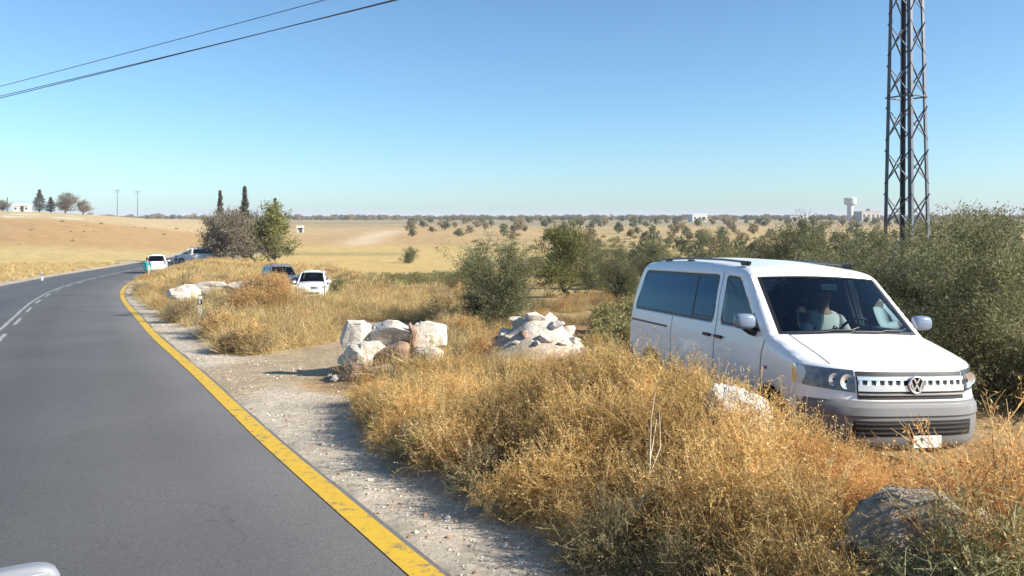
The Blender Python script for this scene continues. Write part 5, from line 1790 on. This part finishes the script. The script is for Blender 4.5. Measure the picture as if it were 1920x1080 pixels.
block(652, 724, 632, 705, 14.25, 711, 'shaded white block at the back left inside the stone heap', rz=.1)
block(716, 800, 634, 708, 14.35, 712, 'shaded pale block at the back middle of the stone heap', rz=-.2)
block(672, 724, 640, 676, 13.75, 713, 'small pale block wedged under the widest block of the heap', rz=.4)
block(766, 784, 606, 660, 13.75, 710, 'thin brown upright stone between the upper right blocks', M_REDSTONE)
for px, Y, w_, k in ((628, 13.2, 22, 5), (618, 13.5, 16, 2), (838, 13.9, 30, 3), (852, 14.0, 24, 5), (700, 13.0, 20, 1), (730, 12.9, 18, 4)):
    rubble(px, Y, w_, .6, k, 'small white rubble stone lying loose around the stone heap', HP)
MG = 'chalky rubble of the mound left of the van'
for px, Y, w_, k in ((1005, 12.5, 60, 0), (1040, 12.3, 50, 1), (1075, 12.3, 44, 2), (1098, 12.2, 34, 3), (975, 12.6, 50, 4), (945, 12.6, 44, 5), (918, 12.5, 36, 0), (1020, 12.0, 36, 2), (985, 12.1, 30, 3), (1055, 12.0, 30, 4), (955, 12.2, 26, 1), (1030, 12.7, 46, 5), (990, 12.8, 50, 2), (1065, 12.6, 36, 0), (935, 12.9, 30, 3), (1085, 12.0, 24, 5), (1008, 11.9, 22, 4), (970, 12.0, 20, 0)):
    rubble(px, Y + 2.75, min(w_, 24 + .3 * w_), .55, k, 'chalky lump of the broad whitish mound left of the van', MG, red=(k == 3), sink=-.05)
put_boulder(1325, 1440, 712, 800, 6.9, 'pale rounded boulder in the brush in front of the van wheel', seed=10, depth=.9)
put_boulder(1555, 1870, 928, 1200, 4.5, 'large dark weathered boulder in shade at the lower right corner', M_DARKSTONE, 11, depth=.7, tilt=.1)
VB = 'white blocks on the verge'
put_boulder(360, 440, 526, 575, 33.5, 'long white block right of the dark-ended stone on the verge', seed=14, depth=.5, group=VB)
put_boulder(316, 378, 532, 575, 32.5, 'white verge block with a dark left end', seed=15, depth=.7, group=VB)
put_boulder(412, 482, 525, 566, 32.8, 'low white block tapering right into the rusty weeds', seed=16, depth=.6, group=VB)
put_boulder(526, 580, 534, 574, 39.0, 'slanting white boulder just in front of the two field cars', seed=17, depth=.6)
put_boulder(368, 392, 508, 526, 52.0, 'small pinkish stone on the bank above the white blocks', M_REDSTONE, 18)
put_boulder(212, 232, 501, 509, 92.0, 'pale stone beyond the far road edge', seed=19)


# --- roadside delineator posts
def delineator(px, Y, h, label):
    p = at(px, Y)
    t = empty('delineator_post', (p.x, p.y, p.z - .03))
    prof = [(-.06, -.03), (.06, -.03), (.045, .05), (-.045, .05)]
    def prism(nm, z0, z1, mat, par, k=1.0):
        V = [(x * k, y * k, z) for z in (z0, z1) for x, y in prof]
        F = [(0, 3, 2, 1), (4, 5, 6, 7)] + [(i, (i + 1) % 4, 4 + (i + 1) % 4, 4 + i) for i in range(4)]
        return link(nm, mesh(nm, V, F, mat), par)
    prism('post', 0, h, M_POST, t)
    b = prism('black_band', h * .64, h * .86, M_BLACK, t, 1.04)
    box('reflector', (0, -.034, h * .76), (.05, .012, .12), M_PLATE, b)
    prism('cap', h, h + .02, M_BLACK, t, .9)
    tag(t, label, 'post', 'roadside marker posts')


M_POST = plain('post_white', (.72, .71, .67), .6, noise=.1, scale=12)
delineator(375, 26.0, .80, 'white marker post with black band in the near verge grass')
delineator(79, 61.0, .75, 'white marker post on the far left side of the road')

# --- a bleached bare branch in front of the brush
g = np.random.default_rng(77)
main = catmull([(.42, 5.75, .05), (.62, 5.62, .10), (.83, 5.66, .24), (.98, 5.78, .46), (1.02, 5.9, .68)], 8)
main[:, 2] += [ground_z(a, b) for a, b in main[:, :2]]
PL, RL = [main], [np.linspace(.012, .005, len(main))]
for i in (10, 14, 18, 20, 22, 24, 26, 28, 30):
    i = min(i, len(main) - 1)
    d = main[i] - main[i - 3]; d = d / np.linalg.norm(d) + g.normal(0, .45, 3); L = g.uniform(.18, .4)
    q0 = main[i]; PL.append(np.array([q0, q0 + d * L * .5 + g.normal(0, .02, 3), q0 + d * L + g.normal(0, .03, 3)])); RL.append(np.array([.005, .004, .0025]))
V, F = tubes(PL, RL, 5)
tag(link('branch', mesh('branch', V, F, plain('bleached_wood', (.50, .42, .30), .85, noise=.25, scale=20), smooth=True)), 'bleached bare forked branch sticking out of the brush over the gravel', 'branch')


# ------------------------------------------------------------------ trees
OLV = [(.145, .152, .070), (.19, .192, .095), (.105, .11, .052), (.25, .25, .15), (.20, .185, .09)]
YGR = [(.17, .175, .05), (.21, .205, .07), (.12, .13, .04), (.25, .235, .10), (.15, .15, .05)]
PINE = [(.22, .185, .13), (.26, .22, .16), (.17, .15, .10), (.30, .25, .185), (.19, .175, .11)]
CYP = [(.14, .135, .10), (.17, .16, .12), (.11, .11, .08), (.19, .175, .135), (.14, .13, .10)]


def tree_mesh(seed, rad, h, pal, n_leaf, ls, lw, kind='olive', low=.12, limbs=9):
    """trunk with limbs, and a crown of small leaves clumped round the limb ends"""
    g = np.random.default_rng(seed)
    P, Rd, tips = [], [], []
    th = h * (.07 if kind == 'bush' else .16)
    r0 = .035 * h if kind == 'olive' else .022 * h
    if kind == 'cypress':
        P.append(np.array([(0, 0, -.1), (0, 0, h * .5), (0, 0, h * .97)])); Rd.append(np.array([.03 * h * .6, .012 * h, .003 * h]))
        m = 260
        z = g.uniform(.05, 1, m); prof = rad * np.minimum(1, (1 - z) / .55 + .02) * np.minimum(1, z / .15 + .4) * g.uniform(.7, 1.15, m)
        a = g.uniform(0, 6.28, m); q = g.uniform(.45, 1, m) * prof
        tips = np.stack([q * np.cos(a), q * np.sin(a), z * h], 1); cl = (.05 * rad + .30 * prof + .03)[:, None]
    else:
        tr = np.array([(0, 0, -.15), (g.normal(0, .04) * h, g.normal(0, .04) * h, th * .5), (g.normal(0, .05) * h, g.normal(0, .05) * h, th)])
        P.append(tr); Rd.append(np.array([r0 * 1.3, r0, r0 * .85]))
        T = []
        for k in range(limbs):
            a = k * 2.399 + g.normal(0, .3); el = g.uniform(low * 2, 1.25) if k > 2 else g.uniform(.9, 1.5)
            if kind == 'bush' and k > 2: el = g.uniform(.02, 1.2)
            L = g.uniform(.62, 1.0)
            e = np.array([math.cos(a) * math.cos(el) * rad, math.sin(a) * math.cos(el) * rad, th * .6 + math.sin(el) * (h - th * .6)]) * np.array([L, L, g.uniform(.75, 1.0)])
            mid = tr[2] * .5 + e * .5 + g.normal(0, .06, 3) * h
            lim = catmull(np.array([tr[2] * g.uniform(.6, 1.0), mid, e]), 4)
            P.append(lim); Rd.append(np.linspace(r0 * .55, r0 * .10, len(lim)))
            for _ in range(7):
                u = g.integers(2, len(lim)); q0 = lim[u]
                e2 = q0 + rand_dirs(1, g, -.5, 1)[0] * np.array([rad, rad, h * .5]) * g.uniform(.20, .48)
                e2[2] = max(e2[2], h * low)
                P.append(np.array([q0, (q0 + e2) / 2 + g.normal(0, .03, 3) * h, e2])); Rd.append(np.array([r0 * .16, r0 * .11, r0 * .05]))
                T += [e2, (q0 + e2) / 2]
                for _ in range(3):
                    T.append(e2 + rand_dirs(1, g, -.6, 1)[0] * np.array([rad, rad, h * .5]) * g.uniform(.08, .24))
        tips = np.array(T); tips[:, 2] = np.clip(tips[:, 2], h * low, h); cl = np.full((len(tips), 1), .085 * (rad + h * .5))
    if n_leaf > 20000:                                    # leaf masses with gaps between them
        q_ = fbm(tips[:, 0] + .6 * tips[:, 2] + 7, tips[:, 1] - .5 * tips[:, 2] + 3, .62, 2, seed) + g.normal(0, .03, len(tips))
        kp = q_ > np.percentile(q_, 42); tips = tips[kp]; cl = cl[kp] * 1.12
    V, F = tubes(P, Rd, 6)
    tm = mesh('trunk', V, F, M_BARK, smooth=True)
    # leaves: sprays that run out from each clump centre
    i = g.integers(0, len(tips), n_leaf)
    ctr = np.array([0, 0, h * .45])
    sub = g.integers(0, 6, n_leaf)
    sd_ = rand_dirs(len(tips) * 6, g, -.5, 1).reshape(-1, 6, 3)
    d = sd_[i, sub]
    out = tips[i] - ctr; out /= np.linalg.norm(out, axis=1)[:, None] + 1e-9
    ax = d * .8 + out * .5 + np.array([0, 0, .35 if kind != 'cypress' else 1.2]); ax /= np.linalg.norm(ax, axis=1)[:, None]
    u = g.uniform(0, 1.9, (n_leaf, 1))
    p = tips[i] + ax * u * cl[i] + g.normal(0, .16, (n_leaf, 3)) * cl[i]
    p[:, 2] = np.maximum(p[:, 2], h * low * .5)
    dl = ax + g.normal(0, .55, (n_leaf, 3))
    v, f = leaves(p, dl, ls * g.uniform(.7, 1.3, n_leaf), lw * g.uniform(.7, 1.3, n_leaf), seed + 5)
    tone = (.78 + .5 * fbm(tips[:, 0] * 1.3, tips[:, 1] + tips[:, 2], .7, 2, seed + 9) * g.uniform(.85, 1.15, len(tips)))[i]
    c = np.repeat(pick(n_leaf, g, pal, [3, 3, 2, 1.6, 1]) * tone[:, None], 4, 0)
    cm = mesh('crown', v, f, M_OLIVE, c)
    ext = v.reshape(-1, 3)
    return tm, cm, float(np.percentile(np.hypot(ext[:, 0], ext[:, 1]), 95)), float(np.percentile(ext[:, 2], 98.5))


def plant(meshes, name, x, y, s, rz, label, group, cat='tree', dz=0.0):
    z = ground_z(x, y)
    t = empty(name, (x, y, z - .03 + dz), rz, s)
    link('trunk', meshes[0], t); link('crown', meshes[1], t)
    tag(t, label, cat, group)
    return t


near_v = [tree_mesh(400 + k, 1.75, 2.7, OLV, 62000, .058, .017, limbs=15, low=.04) for k in range(3)]
mid_v = [tree_mesh(420 + k, 1.5, 2.6, OLV if k < 2 else YGR, 16000, .10, .034, limbs=12, low=.03) for k in range(3)]
bush_t = [tree_mesh(430 + k, 1.75, 2.7, OLV, 76000, .058, .018, 'bush', low=.0, limbs=25) for k in range(2)]
NG = 'olive trees behind the van'


def olive(px, Y, ytop, wpx, k, label, near=True, group=NG, name='olive_tree'):
    x = (px - 960) / FPX * Y; gz = ground_z(x, Y)
    h = zpix(ytop, Y) - gz; r = wpx / 2 * Y / FPX
    m = near_v[k] if near is True else bush_t[k] if near == 'bush' else mid_v[k]
    return plant(m, name, x, Y, (r / m[2], r / m[2], h / m[3]), random.uniform(0, 6.28), label, group)


olive(1885, 11.2, 418, 450, 1, 'largest olive tree, filling the right edge beside the van', 'bush')
olive(1745, 14.6, 432, 290, 1, 'olive tree just right of the pylon foot behind the van roof')
olive(1600, 17.5, 436, 260, 2, 'olive tree left of the pylon foot above the van windscreen')
olive(1485, 23.5, 424, 190, 0, 'dark olive tree above the middle of the van roof')
olive(1352, 30.0, 440, 120, 1, 'paler olive tree above the rear of the van roof')
olive(1930, 17.5, 412, 330, 1, 'olive tree mostly out of frame behind the largest one')
olive(1672, 19.6, 436, 200, 0, 'olive tree standing right in front of the pylon foot')
olive(1800, 24.0, 412, 200, 2, 'olive tree top peeping between the largest tree and the pylon')
olive(938, 23.8, 462, 215, 0, 'rounded grey-green olive bush behind the white boulders', 'bush')
olive(1062, 40.0, 424, 130, 2, 'taller yellow-green tree right of the rounded olive bush', False)
olive(1160, 36.0, 466, 120, 0, 'small olive bush just left of the van rear roof', 'bush')
olive(1110, 48.0, 455, 90, 1, 'dull olive bush between the yellow-green tree and the van', 'bush')
olive(1225, 52.0, 452, 90, 0, 'olive bush peeping over the van rear roof', False)
olive(770, 104.0, 464, 36, 0, 'lone round bush in the golden stubble', 'bush')
olive(773, 235.0, 429, 17, 1, 'lone dark tree beside the pale track', False)
olive(860, 240.0, 428, 22, 0, 'dark tree with a twin bush right of the pale track', False)

# clump at the bend: bare grey-brown scrub trees, two cypress spires, a greener tree
scrub_v = [tree_mesh(440 + k, 2.6, 5.4, PINE, 9000, .26, .07, limbs=12, low=.16) for k in range(2)]
green_t = tree_mesh(450, 2.6, 5.8, YGR, 9000, .26, .10, limbs=11, low=.1)
cyp_v = [tree_mesh(455 + k, .75, 8.0, CYP, 8000, .22, .07, 'cypress') for k in range(2)]
CG = 'trees in the clump at the bend'


def tall(px, Y, ytop, wpx, ms, r0, h0, label, group, name):
    x = (px - 960) / FPX * Y; gz = ground_z(x, Y); h = zpix(ytop, Y) - gz; r = wpx / 2 * Y / FPX
    plant(ms, name, x, Y, (r / ms[2], r / ms[2], h / ms[3]), random.uniform(0, 6.28), label, group)


tall(414, 97, 398, 70, scrub_v[0], 2.6, 5.7, 'leftmost grey-brown scrub tree of the clump at the bend', CG, 'scrub_tree')
tall(440, 95, 396, 80, scrub_v[1], 2.6, 5.7, 'middle grey-brown scrub tree below the two cypress spires', CG, 'scrub_tree')
tall(476, 98, 402, 64, scrub_v[0], 2.6, 5.7, 'right grey-brown scrub tree against the greener tree', CG, 'scrub_tree')
tall(413, 101, 360, 25, cyp_v[0], .75, 8.0, 'left and lower cypress spire above the scrub at the bend', CG, 'cypress_tree')
tall(459, 101, 352, 30, cyp_v[1], .75, 8.0, 'right and taller cypress spire above the scrub at the bend', CG, 'cypress_tree')
tall(506, 99, 384, 84, green_t, 2.6, 6.1, 'yellow-green leafy tree at the right of the clump', CG, 'leafy_tree')
tall(516, 103, 374, 22, cyp_v[0], .75, 8.0, 'small dark treetop poking out above the yellow-green tree', CG, 'cypress_tree')
LG = 'trees on the left ridge'
tall(74, 322, 356, 20, cyp_v[1], .75, 8.0, 'tall dark cypress on the left ridge', LG, 'cypress_tree')
tall(95, 324, 370, 17, cyp_v[0], .75, 8.0, 'shorter dark cypress between the tall one and the round tree', LG, 'cypress_tree')
tall(124, 322, 363, 40, scrub_v[1], 2.6, 5.7, 'broad round grey tree on the left ridge', LG, 'ridge_tree')
tall(156, 312, 375, 28, scrub_v[0], 2.6, 5.7, 'small dark round tree at the right end of the ridge trees', LG, 'ridge_tree')
tall(5, 318, 376, 26, scrub_v[1], 2.6, 5.7, 'tree cut by the left picture edge on the ridge', LG, 'ridge_tree')

# --- far olive groves: single trees as far as they can be told apart
far_v = [tree_mesh(470 + k, 1.9, 3.2, OLV if k % 3 else GREYB, 420, .62, .36, limbs=6) for k in range(5)]
g = np.random.default_rng(91)
cnt = 0
for row, Y0 in enumerate((78, 92, 108, 126, 148, 175, 205, 240, 285, 330, 385, 450, 530, 620, 730)):
    lo = 1180 if Y0 < 110 else 1080 if Y0 < 180 else 930 if Y0 < 270 else 760
    n = int(np.interp(Y0, [78, 200, 400, 730], [7, 13, 22, 34]))
    for k in range(n):
        px = lo + (1900 - lo) * (k + g.uniform(.1, .9)) / n
        if px > 1720 and Y0 < 250: continue
        Y = Y0 * g.uniform(.95, 1.05); x = (px - 960) / FPX * Y
        s = g.uniform(.7, 1.15) * np.interp(Y0, [80, 300, 730], [.8, 1.0, 1.35])
        m = far_v[int(g.integers(0, 5))]
        z = ground_z(x, Y)
        t = empty('olive_tree', (x, Y, z - .03), g.uniform(0, 6.28), (s, s, s * g.uniform(.85, 1.1)))
        link('trunk', m[0], t); link('crown', m[1], t)
        if Y0 < 180: lb, gr_ = 'small olive tree in the golden field beyond the van roof', 'olive trees of the middle field'
        else: lb, gr_ = 'distant olive tree, a small dark dot in the far grove', 'olive trees of the far grove'
        tag(t, lb, 'tree', gr_); cnt += 1

# --- treeline on the horizon, too far to tell the trees apart
pts, rot, scl, idx = [], [], [], []
for _ in range(3200):
    Y = g.uniform(820, 2300); px = g.uniform(150, 1980)
    if px < 540 and g.random() < .6: continue
    x = (px - 960) / FPX * Y
    s = g.uniform(.8, 1.8); pts.append((x, Y, ground_z(x, Y) - .1)); rot.append((0, 0, g.uniform(0, 6.28))); scl.append((s * 1.5, s * 1.5, s)); idx.append(int(g.integers(0, 5)))
tag(scatter_obj('far_treeline', pts, rot, scl, idx, [m[1] for m in far_v]), 'dark band of trees on the horizon', kind='stuff')


# ------------------------------------------------------------------ haze: thin dusty air over the whole plain
hm = bpy.data.materials.new('haze'); hm.use_nodes = True
ht = hm.node_tree; ht.nodes.clear()
hv = ht.nodes.new('ShaderNodeVolumePrincipled'); hv.inputs['Color'].default_value = (.82, .85, 1.0, 1); hv.inputs['Density'].default_value = .00020
ho = ht.nodes.new('ShaderNodeOutputMaterial'); ht.links.new(hv.outputs[0], ho.inputs['Volume'])
haze = box('haze', (0, 0, 13.0), (19000, 19000, 44.0), hm)
tag(haze, 'thin pale haze in the air over the fields', kind='stuff')
